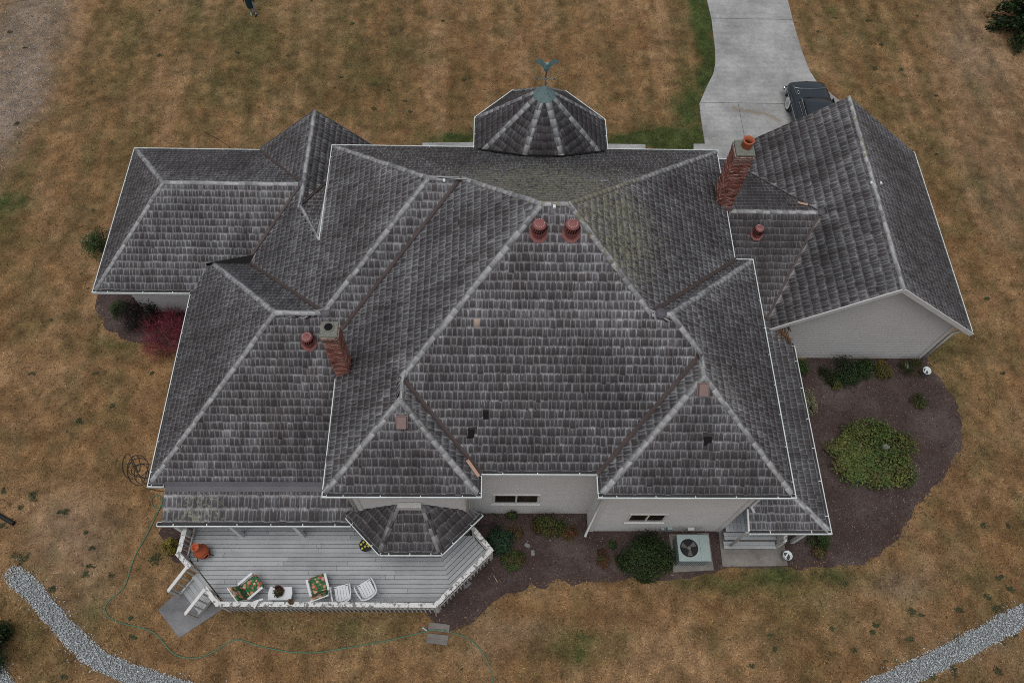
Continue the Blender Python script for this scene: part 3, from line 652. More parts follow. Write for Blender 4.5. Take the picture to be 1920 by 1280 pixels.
for a, b, f1, f2, ms in [
    ((-5.5, 18.15), P1, 'N', 'W0', .25), (P1, P2, 'N', 'S0', .15), (P2, aW, 'N', 'W1', .15), (aW, aE, 'N', 'S', .3), ((7.74, 18.15), aE, 'N', 'E1', .35),
    ((-2.45, 8.67), aW, 'S', 'W1', .02), ((4.245, 10.095), aE, 'S', 'E1', .15), ((4.245, 10.095), (4.785, 10.095), 'S', 'N2', .05), ((8.28, 13.59), (4.785, 10.095), 'N2', 'E2', .12),
    ((5.655, 9.225), (4.785, 10.095), 'S', 'E2', .05), ((5.655, 8.575), (5.655, 9.225), 'BW', 'E2', .2), ((3.03, 5.95), (5.655, 8.575), 'BS', 'BW', .05), ((8.28, 5.95), (5.655, 8.575), 'BS', 'E2', .15),
    ((-2.45, 8.02), (-2.45, 8.67), 'LE', 'W1', .35), ((-4.52, 5.95), (-2.45, 8.02), 'LS', 'W1', .25), ((-.38, 5.95), (-2.45, 8.02), 'LS', 'LE', .15),
    ((-5.09, 11.38), P1, 'W0', 'S0', .0), ((-6.53, 11.38), (-5.09, 11.38), 'S0', 'LN', .08), ((-10.55, 7.15), (-6.53, 11.38), 'S0', 'WL', .05), ((-9.74, 14.75), (-6.53, 11.38), 'WL', 'LN', .05),
    ((-13.95, 20.45), (-11.52, 17.25), 'LWN', 'LWW', .2), ((-13.95, 14.07), (-11.52, 17.25), 'LWS', 'LWW', .03), ((-11.52, 17.25), (-6.75, 17.25), 'LWS', 'LWN', .12),
    ((-6.65, 20.63), (-6.65, 16.2), 'GW', 'GE', .25), ((-6.65, 16.2), (-5.66, 14.3), 'W0', 'NK', .25),
    ((13.19, 12.75), (13.19, 21.1), 'GaW', 'GaE', .42), ((7.95, 16.66), (11.73, 16.66), 'KN', 'KS', .05), ((10.5, 5.73), (8.02, 8.21), 'PE', 'PS', .08)]:
    caps(pt(f1, a), pt(f1, b), f1, f2, moss=ms)
for k in range(8):
    f1, f2 = 'T%d' % ((k - 1) % 8), 'T%d' % k; a = tv[k]; a = (a[0] + (TC[0] - a[0]) * .05, a[1] + (TC[1] - a[1]) * .05); b = (TC[0] + (tv[k][0] - TC[0]) * .13, TC[1] + (tv[k][1] - TC[1]) * .13)
    pa, pb = pt(f1, a), pt(f1, b)
    if pa[2] < RF['N'][0].z(a[0], a[1]) and a[1] < 18.2:
        pass
    caps(pa, pb, f1, f2, wd=.1, ex=.3)
for a, b, f1, f2 in ((O[1], T1, 'OL', 'OC'), (O[2], T2, 'OC', 'OR')): caps(pt('OC', (a[0] + (b[0] - a[0]) * .08, a[1] + (b[1] - a[1]) * .08)), pt('OC', b), f1, f2, wd=.10, ex=.28, dark=.55)
CV = np.array([c[0] for c in CAPS]); CC = np.array([c[1] for c in CAPS])
CF = np.array([(0, 1, 2, 3), (4, 5, 1, 0), (5, 6, 2, 1), (7, 4, 0, 3)]); CUV = np.array([(0, 0), (.5, 0), (.5, 1), (0, 1)] * 4)
carea = np.array([abs(np.cross(*(lambda q: (q[1] - q[0], q[3] - q[0]))(proj(c[:4])))) for c in CV]); ci = np.zeros(len(CV), bool); ci[np.argsort(-carea)[:296]] = True
def cap_mesh(idx, name):
    n = len(idx); return np_mesh(name, CV[idx].reshape(-1, 3), (CF[None] + (np.arange(n) * 8)[:, None, None]).reshape(-1, 4), M_CAP, roof, np.repeat(CC[idx], 8, 0), np.tile(CUV, (n, 1)))
print('caps', len(CV))
tag(cap_mesh(np.where(~ci)[0], 'ridge_caps'), kind='stuff')
for i in np.where(ci)[0]: cap_mesh(np.array([i]), 'ridge_cap')
for a, b, f1, f2 in [(P2, (-4.62, 10.87), 'S0', 'W1'), ((7.84, 13.69), (4.245, 10.095), 'E1', 'N2'), ((2.93, 6.5), (5.655, 9.225), 'S', 'BW'), ((-.28, 6.5), (-2.45, 8.67), 'S', 'LE'),
    ((-6.69, 17.25), (-8.45, 15.12), 'W0', 'LWS'), ((-9.18, 20.5), (-6.71, 17.25), 'LWN', 'GW'), ((-5.09, 11.38), (-8.51, 14.8), 'W0', 'LN'), ((-6.65, 16.25), (-5.6, 18.8), 'GE', 'NK'),
    ((11.73, 16.66), (9.75, 20.02), 'KN', 'GaW'), ((11.73, 16.66), (9.75, 13.15), 'KS', 'GaW'), ((9.75, 13.15), (8.0, 14.27), 'KS', 'PE')]:
    valley(pt(f1, a), pt(f1, b), f1, f2, wd=.06 if f1 in ('GE', 'LWN') else .08)
for f_, xy in (('KN', (11.73, 16.66)), ('S', (4.5, 10.095)), ('LWS', (-6.68, 17.25)), ('S0', (-5.0, 11.38))):
    c_ = RF[f_][0].p(*xy); MB().lathe([(.17, .015), (.12, .06), (0, .075)], 10, c_).build('junction_flashing', M_CAP if False else M_FLASH2, roof)
# the step flashing between the low porch roof and the roof above it
m = MB(); z1 = RF['S0'][0].z(0, 7.16); m.poly([(-10.1, 6.86, 2.71), (-4.3, 6.86, 2.71), (-4.3, 7.0, 2.765), (-10.1, 7.0, 2.765)]); m.poly([(-10.1, 7.0, 2.765), (-4.3, 7.0, 2.765), (-4.3, 7.13, 2.85), (-10.1, 7.13, 2.85)])
m.build('step_flashing', M_FLASH2, roof)
# black membrane in the pocket between two roofs
m = MB(); m.slab([(-10.05, 14.79, 3.43), (-8.4, 14.79, 3.46), (-8.40, 15.10, 3.55)], .25); m.build('membrane', M_MEMB, roof)
# dark felt strip where the turret runs into the roof behind it
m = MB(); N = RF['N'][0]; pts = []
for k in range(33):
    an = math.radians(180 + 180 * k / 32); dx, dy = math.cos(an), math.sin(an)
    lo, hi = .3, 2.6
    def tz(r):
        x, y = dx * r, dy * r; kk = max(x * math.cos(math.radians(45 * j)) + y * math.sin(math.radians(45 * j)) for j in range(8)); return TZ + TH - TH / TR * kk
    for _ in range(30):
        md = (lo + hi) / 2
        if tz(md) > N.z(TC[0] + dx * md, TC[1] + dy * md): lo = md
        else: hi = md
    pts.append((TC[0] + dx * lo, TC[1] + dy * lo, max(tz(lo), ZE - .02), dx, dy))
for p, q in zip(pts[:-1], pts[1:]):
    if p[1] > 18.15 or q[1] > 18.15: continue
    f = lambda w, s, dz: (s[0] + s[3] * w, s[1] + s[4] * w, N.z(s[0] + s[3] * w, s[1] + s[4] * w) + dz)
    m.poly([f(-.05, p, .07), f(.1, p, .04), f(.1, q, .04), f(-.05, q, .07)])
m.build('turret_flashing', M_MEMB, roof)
m = MB(); q = G(1040, 300, 6.42); m.box(q, (.22, .03, .02), .1); m.build('loose_flashing', M_GUT, roof)
# replaced boards
for u, v, z, L, wd, ang in ((887, 877, 5.9, .5, .09, -50), (1508, 378, 4.3, .34, .07, -28)):
    p = G(u, v, z); f = 'LE' if u < 1000 else 'KN'; a_ = math.radians(ang)
    d_ = Vector((math.cos(a_), math.sin(a_), 0)); pa, pb = Vector(p) - d_ * L / 2, Vector(p) + d_ * L / 2
    pl = RF['S' if u < 1000 else 'GaW'][0]; pl2 = RF['LE' if u < 1000 else 'KN'][0]; zz_ = lambda q: max(pl.z(q.x, q.y), pl2.z(q.x, q.y)) + .075; pa.z, pb.z = zz_(pa), zz_(pb)
    MB().beam(pa, pb, wd, .03, pl.n()).build('new_flashing_board', M_COPPER, roof)

# ------------------------------------------------------------------ gutters
def gutter(a, b, z, out, hang=.95, ends=(1, 1), teal=False):
    a, b = Vector((a[0], a[1], z)), Vector((b[0], b[1], z)); o = Vector((out[0], out[1], 0)).normalized(); L = (b - a).length; e = (b - a).normalized()
    m = MB(); q = lambda s, w, h: tuple(a + e * s - o * w + Vector((0, 0, h)))
    def bar(w0, w1, h0, h1, s0=0, s1=None):
        s1 = L if s1 is None else s1; n = len(m.v)
        for s in (s0, s1):
            m.v += [q(s, w0, h0), q(s, w1, h0), q(s, w1, h1), q(s, w0, h1)]
        for f in ((0, 1, 2, 3), (7, 6, 5, 4), (0, 4, 5, 1), (1, 5, 6, 2), (2, 6, 7, 3), (3, 7, 4, 0)): m.f.append(tuple(n + i for i in f))
    bar(0, .026, -.11, 0); bar(.026, .13, -.11, -.098); bar(.13, .142, -.11, .0)
    if ends[0]: bar(.026, .13, -.098, -.004, 0, .012)
    if ends[1]: bar(.026, .13, -.098, -.004, L - .012, L)
    g = m.build('gutter', M_GUT, house)
    d = MB(); n = len(d.v); d.poly([q(.014, .028, -.075), q(L - .014, .028, -.075), q(L - .014, .128, -.07), q(.014, .128, -.07)]); d.build('gutter_lining', M_GUTIN, g)
    k = int(L / hang)
    for i in range(k):
        s = (i + .5) * L / k + random.uniform(-.06, .06); h = MB(); h.v = [q(s - .012, .0262, -.012), q(s + .012, .0262, -.012), q(s + .012, .1298, -.004), q(s - .012, .1298, -.004), q(s - .012, .0262, -.022), q(s + .012, .0262, -.022), q(s + .012, .1298, -.014), q(s - .012, .1298, -.014)]
        h.f = [(0, 1, 2, 3), (4, 5, 1, 0), (7, 4, 0, 3), (6, 7, 3, 2), (5, 6, 2, 1)]; h.build('hanger', M_GUT, g)
    return g
zg = ZE + .03; w_ = .03
for a, b, z, o in [
    ((-5.62, 18.27), (-.72, 18.27), zg, (0, 1)), ((3.97, 18.27), (7.86, 18.27), zg, (0, 1)),
    ((-5.62, 14.25), (-5.62, 18.24), zg - .003, (-1, 0)), ((-4.6, 5.83), (-.26, 5.83), zg, (0, -1)), ((-4.6, 9.35), (-4.6, 5.862), zg - .003, (-1, 0)),
    ((-.26, 5.862), (-.26, 6.45), zg - .003, (1, 0)), ((-.28, 6.48), (2.94, 6.48), zg + .002, (0, -1)), ((2.91, 6.45), (2.91, 5.862), zg - .003, (-1, 0)),
    ((2.91, 5.83), (8.4, 5.83), zg, (0, -1)), ((8.4, 5.862), (8.4, 13.68), zg - .003, (1, 0)), ((8.4, 13.71), (7.80, 13.71), zg, (0, 1)), ((7.82, 13.742), (7.82, 15.62), zg - .003, (1, 0)), ((7.82, 16.42), (7.82, 18.24), zg - .003, (1, 0)),
    ((-14.07, 20.57), (-9.15, 20.57), 2.78, (0, 1)), ((-14.07, 20.54), (-14.07, 13.98), 2.777, (-1, 0)), ((-14.07, 13.95), (-10.66, 13.95), 2.78, (0, -1)),
    ((-10.67, 13.92), (-10.67, 7.01), 2.757, (-1, 0)), ((-10.67, 6.98), (-10.15, 6.98), 2.76, (0, -1)), ((-10.3, 5.86), (-4.35, 5.86), 2.36, (0, -1)),
    ((10.62, 5.642), (10.62, 12.2), 2.527, (1, 0)), ((8.0, 5.61), (10.62, 5.61), 2.53, (0, -1)), ((17.12, 12.8), (17.12, 21.1), 2.58, (1, 0)), ((7.9, 20.72), (9.5, 20.72), 2.46, (0, 1))]:
    gutter(a, b, z, o)
for i in range(3):
    a, b = O[i], O[i + 1]; e = Vector((b[0] - a[0], b[1] - a[1], 0)).normalized(); o = (e.y, -e.x); a = (a[0] + o[0] * .03 + e.x * .012 * (i > 0), a[1] + o[1] * .03 + e.y * .012 * (i > 0)); b = (b[0] + o[0] * .03, b[1] + o[1] * .03)
    gutter(a, b, 2.43 + .002 * (i % 2), o, .62)
for k in range(8):
    a, b = tv[k], tv[(k + 1) % 8]
    if (a[1] + b[1]) / 2 < 18.0: continue
    am = math.radians(45 + 45 * k); o = (math.cos(am), math.sin(am))
    if abs(o[0]) > .9:
        lo, hi = (a, b) if a[1] < b[1] else (b, a); t = (18.1 - lo[1]) / (hi[1] - lo[1]); lo = (lo[0] + (hi[0] - lo[0]) * max(t, 0), max(lo[1], 18.1)); a, b = lo, hi
    gutter((a[0] + o[0] * .03, a[1] + o[1] * .03), (b[0] + o[0] * .03, b[1] + o[1] * .03), TZ + .03 + .002 * (k % 2), o)

# ------------------------------------------------------------------ walls in lapped boards
def wall(a, b, z0, top, out, pitch=.14, name='wall'):
    """a, b: xy ends; top: z or list of (s, z) outline of the upper edge along the wall"""
    a, b = Vector((*a, 0)), Vector((*b, 0)); L = (b - a).length; e = (b - a).normalized(); o = Vector((out[0], out[1], 0)).normalized()
    tp = [(0, top), (L, top)] if not isinstance(top, list) else top
    outline = [(0, z0)] + [(L, z0)] + [(s, z) for s, z in reversed(tp)]
    m = MB(); P_ = lambda s, z, w: tuple(a + e * s + o * w + Vector((0, 0, z)))
    m.v = [P_(s, z, -.02) for s, z in outline]; m.f = [tuple(range(len(outline)))]
    zmax = max(z for _, z in tp); z = z0
    while z < zmax - .01:
        zt = min(z + pitch, zmax)
        lo, hi = scan(outline, z + .002), scan(outline, zt - .002)
        if not hi: hi = [((lo[0][0] + lo[0][1]) / 2,) * 2] if lo else []
        for (l0, r0), (l1, r1) in zip(lo, hi):
            n = len(m.v); m.v += [P_(l0, z, .026), P_(r0, z, .026), P_(r1, zt, .001), P_(l1, zt, .001), P_(l0, z, -.01), P_(r0, z, -.01)]
            m.f += [(n, n + 1, n + 2, n + 3), (n + 4, n + 5, n + 1, n)]
        z += pitch
    return m.build(name, M_SIDING, house)
H2 = ZE - .12
def hw(x0, y0, x1, y1, out, z0=0, z1=None): return wall((x0, y0), (x1, y1), z0, H2 if z1 is None else z1, out)
hw(-.67, 6.945, 3.345, 6.945, (0, -1)); hw(3.33, 6.945, 3.33, 6.337, (-1, 0)); hw(3.345, 6.337, 7.84, 6.337, (0, -1)); hw(7.855, 6.337, 7.855, 13.2, (1, 0))
hw(7.3, 13.25, 7.84, 13.25, (0, 1)); hw(7.3, 13.26, 7.3, 17.7, (1, 0)); hw(-5.1, 17.75, 7.3, 17.75, (0, 1)); hw(-5.13, 14.2, -5.13, 17.75, (-1, 0)); hw(-4.12, 6.5, -4.12, 13.0, (-1, 0))
hw(-4.1, 6.31, -.7, 6.31, (0, -1)); hw(-.68, 6.31, -.68, 6.945, (1, 0))
hw(-13.5, 14.8, -10.2, 14.8, (0, -1), 0, 3.15); hw(-13.5, 14.8, -13.5, 20.05, (-1, 0), 0, 3.1); hw(-13.5, 20.05, -8.9, 20.05, (0, 1), 0, 2.95)
hw(-10.15, 7.6, -10.15, 14.8, (-1, 0), 0, 3.0); hw(-10.15, 7.6, -4.1, 7.6, (0, -1), 0, 3.0)
wall((-8.9, 20.3), (-4.9, 20.3), 0, [(0, 2.85), (2.25, 4.68), (4.0, 3.0)], (0, 1))
wall((10.2, 13.02), (16.53, 13.02), 0, [(0, 2.95), (2.99, 5.33), (6.33, 2.86)], (0, -1)); wall((10.2, 20.8), (16.53, 20.8), 0, [(0, 2.95), (2.99, 5.33), (6.33, 2.86)], (0, 1))
hw(16.55, 13.02, 16.55, 20.8, (1, 0), 0, 2.85); hw(10.2, 13.02, 10.2, 20.8, (-1, 0), 0, 2.95); hw(7.3, 20.2, 10.2, 20.2, (0, 1), 0, 2.5)
for k in range(8):
    a, b = tv[k], tv[(k + 1) % 8]; sc = 1.9 / TR; a = (TC[0] + (a[0] - TC[0]) * sc, TC[1] + (a[1] - TC[1]) * sc); b = (TC[0] + (b[0] - TC[0]) * sc, TC[1] + (b[1] - TC[1]) * sc)
    if (a[1] + b[1]) / 2 > 17.8: am = math.radians(45 + 45 * k); wall(a, b, 0, H2, (math.cos(am), math.sin(am)))
# corner boards, downspouts, rakes
def vbeam(x, y, z0, z1, w, d, name, mat=M_WHITE): return MB().box((x, y, (z0 + z1) / 2), (w, d, z1 - z0)).build(name, mat, house)
vbeam(3.40, 6.312, 0, H2, .15, .05, 'corner_board'); vbeam(7.79, 6.312, 0, H2, .15, .05, 'corner_board'); vbeam(16.47, 12.995, 0, 2.9, .15, .05, 'corner_board'); vbeam(-4.0, 6.285, 2.4, H2, .15, .05, 'corner_board'); vbeam(-.78, 6.285, 2.4, H2, .15, .05, 'corner_board')
def downspout(pts, name='downspout'): return MB().tube(pts, .045, 8).build(name, M_WHITE, house, True)
downspout([(3.05, 5.9, 5.54), (3.08, 5.95, 5.4), (3.27, 6.27, 5.1), (3.27, 6.27, .12), (3.2, 6.1, .06)])
downspout([(8.2, 5.95, 5.54), (8.15, 6.0, 5.4), (7.93, 6.27, 5.15), (7.93, 6.27, 3.3), (8.02, 6.1, 3.22)])
downspout([(17.05, 13.0, 2.5), (17.0, 12.98, 2.42), (16.66, 12.95, 2.2), (16.62, 12.95, .1)])
downspout([(-3.95, 5.95, 5.54), (-4.05, 6.1, 5.3), (-4.12, 6.24, 5.1), (-4.12, 6.24, 2.75)]); downspout([(-.5, 5.95, 5.54), (-.6, 6.1, 5.3), (-.72, 6.24, 5.1), (-.72, 6.24, 2.6)])
downspout([(8.02, 5.68, 2.46), (8.02, 5.72, 2.3), (8.02, 5.72, .5)])
gw, ge = RF['GaW'][0], RF['GaE'][0]
for y, rm, dz_ in ((12.725, M_WHITE, 0), (21.08, M_FLASH2, .08)):
    MB().beam((9.75, y, gw.z(9.75, y) - .07 - dz_), (13.19, y, 5.5 - .07 - dz_), .035, .17).build('rake_board', rm, house); MB().beam((13.19, y, 5.5 - .073 - dz_), (17.1, y, ge.z(17.1, y) - .073 - dz_), .036, .17).build('rake_board', rm, house)
for x0, x1, f in ((-9.18, -6.65, 'GW'), (-6.65, -4.5, 'GE')):
    MB().beam((x0, 20.65, RF[f][0].z(x0, 0) - .08), (x1, 20.65, RF[f][0].z(x1, 0) - .08), .03, .16).build('rake_board', M_SHAKE if False else M_FLASH2, house)
vbeam(-2.44, 6.2, 3.34, 3.62, .70, .16, 'bay_sill', M_SIDING)
MB().beam((8.0, 5.7, 2.53), (8.0, 6.35, 2.72), .05, .08).build('porch_edge_trim', M_WHITE, house)
# soffit boards
for x0, x1, y0, y1, z in ((-4.57, -.3, 5.9, 6.3, ZE - .14), (2.96, 8.36, 5.9, 6.33, ZE - .14), (-.25, 2.9, 6.55, 6.93, ZE - .14)):
    MB().box(((x0 + x1) / 2, (y0 + y1) / 2, z), (x1 - x0, y1 - y0, .02)).build('soffit', M_WHITE, house)
# windows
def window(x0, x1, y, z0, z1, panes=2):
    wdw = MB(); t = .055; yo = y - .03
    for c, s in (((x0 + x1) / 2, z0 - .02), ((x0 + x1) / 2, z1)): wdw.box((c, yo, s), (x1 - x0 + 2 * t, .045, t))
    for xx in [x0 - t / 2, x1 + t / 2] + [(x0 + (x1 - x0) * i / panes) for i in range(1, panes)]: wdw.box((xx, yo + .002, (z0 + z1) / 2), (t, .041, z1 - z0 - .01))
    o = wdw.build('window', M_WHITE, house)
    MB().box(((x0 + x1) / 2, y - .045, z0 - .066), (x1 - x0 + .2, .075, .03)).build('sill', M_WHITE, o)
    for i in range(panes):
        xa, xb = x0 + (x1 - x0) * i / panes + t / 2, x0 + (x1 - x0) * (i + 1) / panes - t / 2
        MB().box(((xa + xb) / 2, y - .02, (z0 + z1) / 2), (xb - xa, .012, z1 - z0)).build('pane', M_GLASS, o)
window(.10, 1.52, 6.945, 1.28, 2.24); window(4.46, 5.58, 6.337, 1.30, 2.2)
for x0, x1 in ((-9.4, -8.2), (-6.9, -5.4)): window(x0, x1, 7.6, 1.2, 2.2)
# small boxes and pipes on the right front wall
MB().box((6.0, 6.27, .5), (.16, .12, .28)).box((5.78, 6.28, .42), (.1, .1, .2)).build('meter_box', M_ACGREEN, house); MB().box((6.75, 6.28, .42), (.22, .11, .14)).build('junction_box', M_WHITE, house)
pp = MB()
for x in (5.25, 5.38, 5.5): pp.tube([(x, 6.2, .25), (x, 6.18, .62), (x + .04, 6.1, .68), (x + .08, 6.1, .4)], .018, 6)
pp.build('pipes', M_DARKMETAL, house)
# porch posts
for x, y, z in ((-8.2, 6.0, 2.2), (-6.2, 6.0, 2.2), (-9.9, 6.0, 2.2), (10.3, 5.95, 2.4), (10.3, 9.0, 2.4)):
    vbeam(x, y, .5 if x < 0 else .0, z, .12, .12, 'porch_post'); MB().beam((x, y, z - .2), (x + .2, y + .02, z + .0), .05, .07).build('porch_brace', M_WHITE, house)

# ------------------------------------------------------------------ chimneys
def chimney(x0, x1, y0, y1, z0, zt, clay):
    ch = MB().box(((x0 + x1) / 2, (y0 + y1) / 2, (z0 + zt) / 2), (x1 - x0 - .02, y1 - y0 - .02, zt - z0)).build('chimney', M_MORTAR, house)
    bh, bl, bd = .067, .2, .09; bricks = []
    nz = int((zt - z0) / bh)
    for r in range(nz):
        z = z0 + r * bh + bh / 2; grow = .007 * max(0, r - (nz - 5)) if r >= nz - 4 else 0
        for face_ in range(4):
            L = (x1 - x0) if face_ in (0, 2) else (y1 - y0); s = -(bl / 2 if (r + face_) % 2 else 0)
            while s < L - .01:
                a, b = max(s, 0) + .005, min(s + bl, L) - .005; s += bl
                if b - a < .025: continue
                c, w = (a + b) / 2, b - a; dd = .03 + rng.uniform(-.003, .004) + grow; hz = bh - .011
                if face_ == 0: q = ((x0 + c, y0 + .02 - dd / 2, z), (w, dd, hz))
                elif face_ == 2: q = ((x0 + c, y1 - .02 + dd / 2, z), (w, dd, hz))
                elif face_ == 1: q = ((x1 - .02 + dd / 2, y0 + c, z), (dd, w, hz))
                else: q = ((x0 + .02 - dd / 2, y0 + c, z), (dd, w, hz))
                vis = face_ == 0 or (face_ == 1 and x0 < 0) or (face_ == 3 and x0 > 0); bricks.append((q, vis, z))
    vis = sorted([b for b in bricks if b[1]], key=lambda b: -b[2])[:148]; ids = set(id(b) for b in vis)
    QB = np.array([(0, 1, 3, 2), (4, 6, 7, 5), (0, 4, 5, 1), (2, 3, 7, 6), (0, 2, 6, 4), (1, 5, 7, 3)])
    def arr(L):
        VV, CCc = [], []
        for (c, s), _, z in L:
            m = MB().box(c, s, rng.normal(0, .01)); VV += m.v; k = (rng.rand() ** .8, max(0, (z - zt + .6) / .6), 0, 1); CCc += [k] * 8
        return np.array(VV), np.array(CCc), (QB[None] + (np.arange(len(L)) * 8)[:, None, None]).reshape(-1, 4)
    for b in vis: v_, c_, f_ = arr([b]); np_mesh('brick', v_, f_, M_BRICK, ch, c_)
    v_, c_, f_ = arr([b for b in bricks if id(b) not in ids]); tag(np_mesh('bricks', v_, f_, M_BRICK, ch, c_), kind='stuff')
    cr = MB(); gx = .015; cx, cy = (x0 + x1) / 2, (y0 + y1) / 2
    X, Y = (x1 - x0) / 2 + gx, (y1 - y0) / 2 + gx
    cr.prism([(cx - X, cy - Y), (cx + X, cy - Y), (cx + X, cy + Y), (cx - X, cy + Y)], zt, zt + .055); cr.build('crown', M_CROWN, ch, bevel=.02)
    if clay:
        f = MB().lathe([(.15, .0), (.165, .02), (.16, .2), (.175, .22), (.175, .28), (.145, .28), (.135, .1)], 20, (cx + .06, cy + .06, zt + .05)); f.f.pop(); f.build('flue', M_CLAY, ch, True)
        MB().lathe([(.134, 0), (.0, .002)], 20, (cx + .06, cy + .06, zt + .1)).build('flue_opening', M_HOLE_SHADE, ch)  # flat disc, the dark of the flue hole is painted on
    else:
        f = MB().lathe([(.15, -.02), (.15, .025), (.12, .03), (.11, -.0)], 20, (cx - .02, cy + .06, zt + .05)); f.f.pop(); f.build('flue', M_CROWN, ch, True)
        MB().lathe([(.112, .012), (0, .013)], 20, (cx - .02, cy + .06, zt + .05)).build('flue_opening', M_HOLE_SHADE, ch)  # shallow plug coloured as the shaded hole
    # lead apron where the stack meets the roof
    MB().box((cx, y0 - .05, 5.72 if clay else 5.60), (x1 - x0 + .08, .03, .2)).build('apron', M_PINK, ch)
    return ch
chimney(-4.54, -4.11, 9.42, 9.86, 5.0, 8.15, False)
chimney(7.40, 7.95, 15.72, 16.32, 3.0, 8.25, True)

# ------------------------------------------------------------------ roof vents
def turbine(f, u, v, zguess, s=1.):
    pl = RF[f][0]; z = zguess
    for _ in range(8): p = G(u, v, z); z = pl.z(p[0], p[1]) + .02
    p = G(u, v, z); n = pl.n(); t = bpy.data.objects.new('turbine_vent', None); link(t, house); t.location = p
    b = MB(); ring = []
    hu = Vector((0, 0, 1)).cross(n).normalized(); vv = n.cross(hu)
    pts = [hu * math.cos(a) * .26 * s + vv * math.sin(a) * .27 * s + n * .045 for a in [math.radians(22.5 + 45 * k) for k in range(8)]]
    b.poly([tuple(q) for q in pts]); b.poly([tuple(q - n * .03) for q in reversed(pts)])
    for i in range(8): b.poly([tuple(pts[i] - n * .03), tuple(pts[(i + 1) % 8] - n * .03), tuple(pts[(i + 1) % 8]), tuple(pts[i])])
    b.lathe([(.165 * s, -.1), (.165 * s, .12), (.185 * s, .12), (.185 * s, .15)], 24); b.build('base', M_TERRA, t)
    h = MB(); h.lathe([(.16 * s, .15), (.185 * s, .27), (.12 * s, .40), (0, .41)], 24); h.build('core', M_TERRA_SHADE, t, True)  # inner drum painted dark as the shade seen between fins
    fn = MB(); nf = 20
    for k in range(nf):
        a0 = 2 * math.pi * k / nf; prev = None
        for j in range(7):
            th = j / 6; zz = .145 + .27 * th; r = (.19 + .045 * math.sin(math.pi * (th * .85 + .08)) - .065 * th * th) * s; aa = a0 + .4 * th; bb = aa + .15
            q = [(r * math.cos(aa), r * math.sin(aa), zz), ((r - .02) * math.cos(bb), (r - .02) * math.sin(bb), zz)]
            if prev: fn.poly([prev[0], prev[1], q[1], q[0]])
            prev = q
    fn.build('fins', M_TERRA, t)
    MB().lathe([(.188 * s, .36), (.185 * s, .39), (.15 * s, .425), (.09 * s, .447), (0, .455)], 24).build('cap', M_TERRA, t, True)
    rv = MB()
    for k in range(16): a = 2 * math.pi * k / 16; rv.box((.125 * s * math.cos(a), .125 * s * math.sin(a), .440), (.014, .014, .008), a)
    tag(rv.build('rivets', M_GUT, t), kind='stuff')
turbine('S', 1010, 437, 8.9); turbine('S', 1071, 437, 8.9); turbine('S0', 580, 643, 5.6, .95); turbine('KS', 1418, 440, 3.7, .9)
def boxvent(f, u, v, zg):
    pl = RF[f][0]; z = zg
    for _ in range(8): p = G(u, v, z); z = pl.z(p[0], p[1])
    n = pl.n(); hu = Vector((0, 0, 1)).cross(n).normalized(); vv = n.cross(hu); c = Vector(G(u, v, z)); m = MB()
    for w, h, lo, hi in ((.32, .36, .03, .045), (.25, .32, .045, .15)):
        k = len(m.v)
        for dz in (lo, hi):
            for a, b in ((-1, -1), (1, -1), (1, 1), (-1, 1)): m.v.append(tuple(c + hu * a * w / 2 + vv * b * h / 2 + n * (dz + (.03 if b < 0 and dz > .1 else 0))))
        for q in ((4, 5, 6, 7), (0, 1, 5, 4), (1, 2, 6, 5), (2, 3, 7, 6), (3, 0, 4, 7)): m.f.append(tuple(k + i for i in q))
    m.build('roof_vent', M_PINK, house, bevel=.008)
boxvent('LS', 754, 790, 6.9); boxvent('BS', 1317, 729, 7.3)
for f, u, v in (('S', 912, 778), ('S', 882, 813), ('BS', 1327, 827)):
    pl = RF[f][0]; z = 6.5
    for _ in range(8): p = G(u, v, z); z = pl.z(p[0], p[1])
    n = pl.n(); hu = Vector((0, 0, 1)).cross(n).normalized(); vv = n.cross(hu); c = Vector(G(u, v, z)) + n * .008
    w, h = (.09, .12) if u == 912 else (.11, .13)
    MB().poly([tuple(c + hu * a * w + vv * b * h) for a, b in ((-1, -1), (1, -1), (1, 1), (-1, 1))]).build('missing_shingle_patch', M_MEMB, roof)
for f, u, v, z in (('S', 1039, 390, 9.6), ('S0', 833, 341, 8.3), ('GaW', 1632, 345, 5.2), ('GaE', 1650, 346, 5.2)):
    pl = RF[f][0]
    for _ in range(8): p = G(u, v, z); z = pl.z(p[0], p[1])
    MB().box((p[0], p[1], z + .07), (.07, .1, .06)).build('ridge_bracket', M_GUT, roof)
# copper turret cap
m = MB()
for k in range(8):
    a, b = tv[k], tv[(k + 1) % 8]; s = .155
    q = [(TC[0] + (p[0] - TC[0]) * s, TC[1] + (p[1] - TC[1]) * s) for p in (a, b)]; top = (TC[0], TC[1], TZ + TH + .1)
    m.poly([(q[0][0], q[0][1], TZ + TH * (1 - s) + .05), (q[1][0], q[1][1], TZ + TH * (1 - s) + .05), top])
m.build('turret_cap', M_VERD, house)
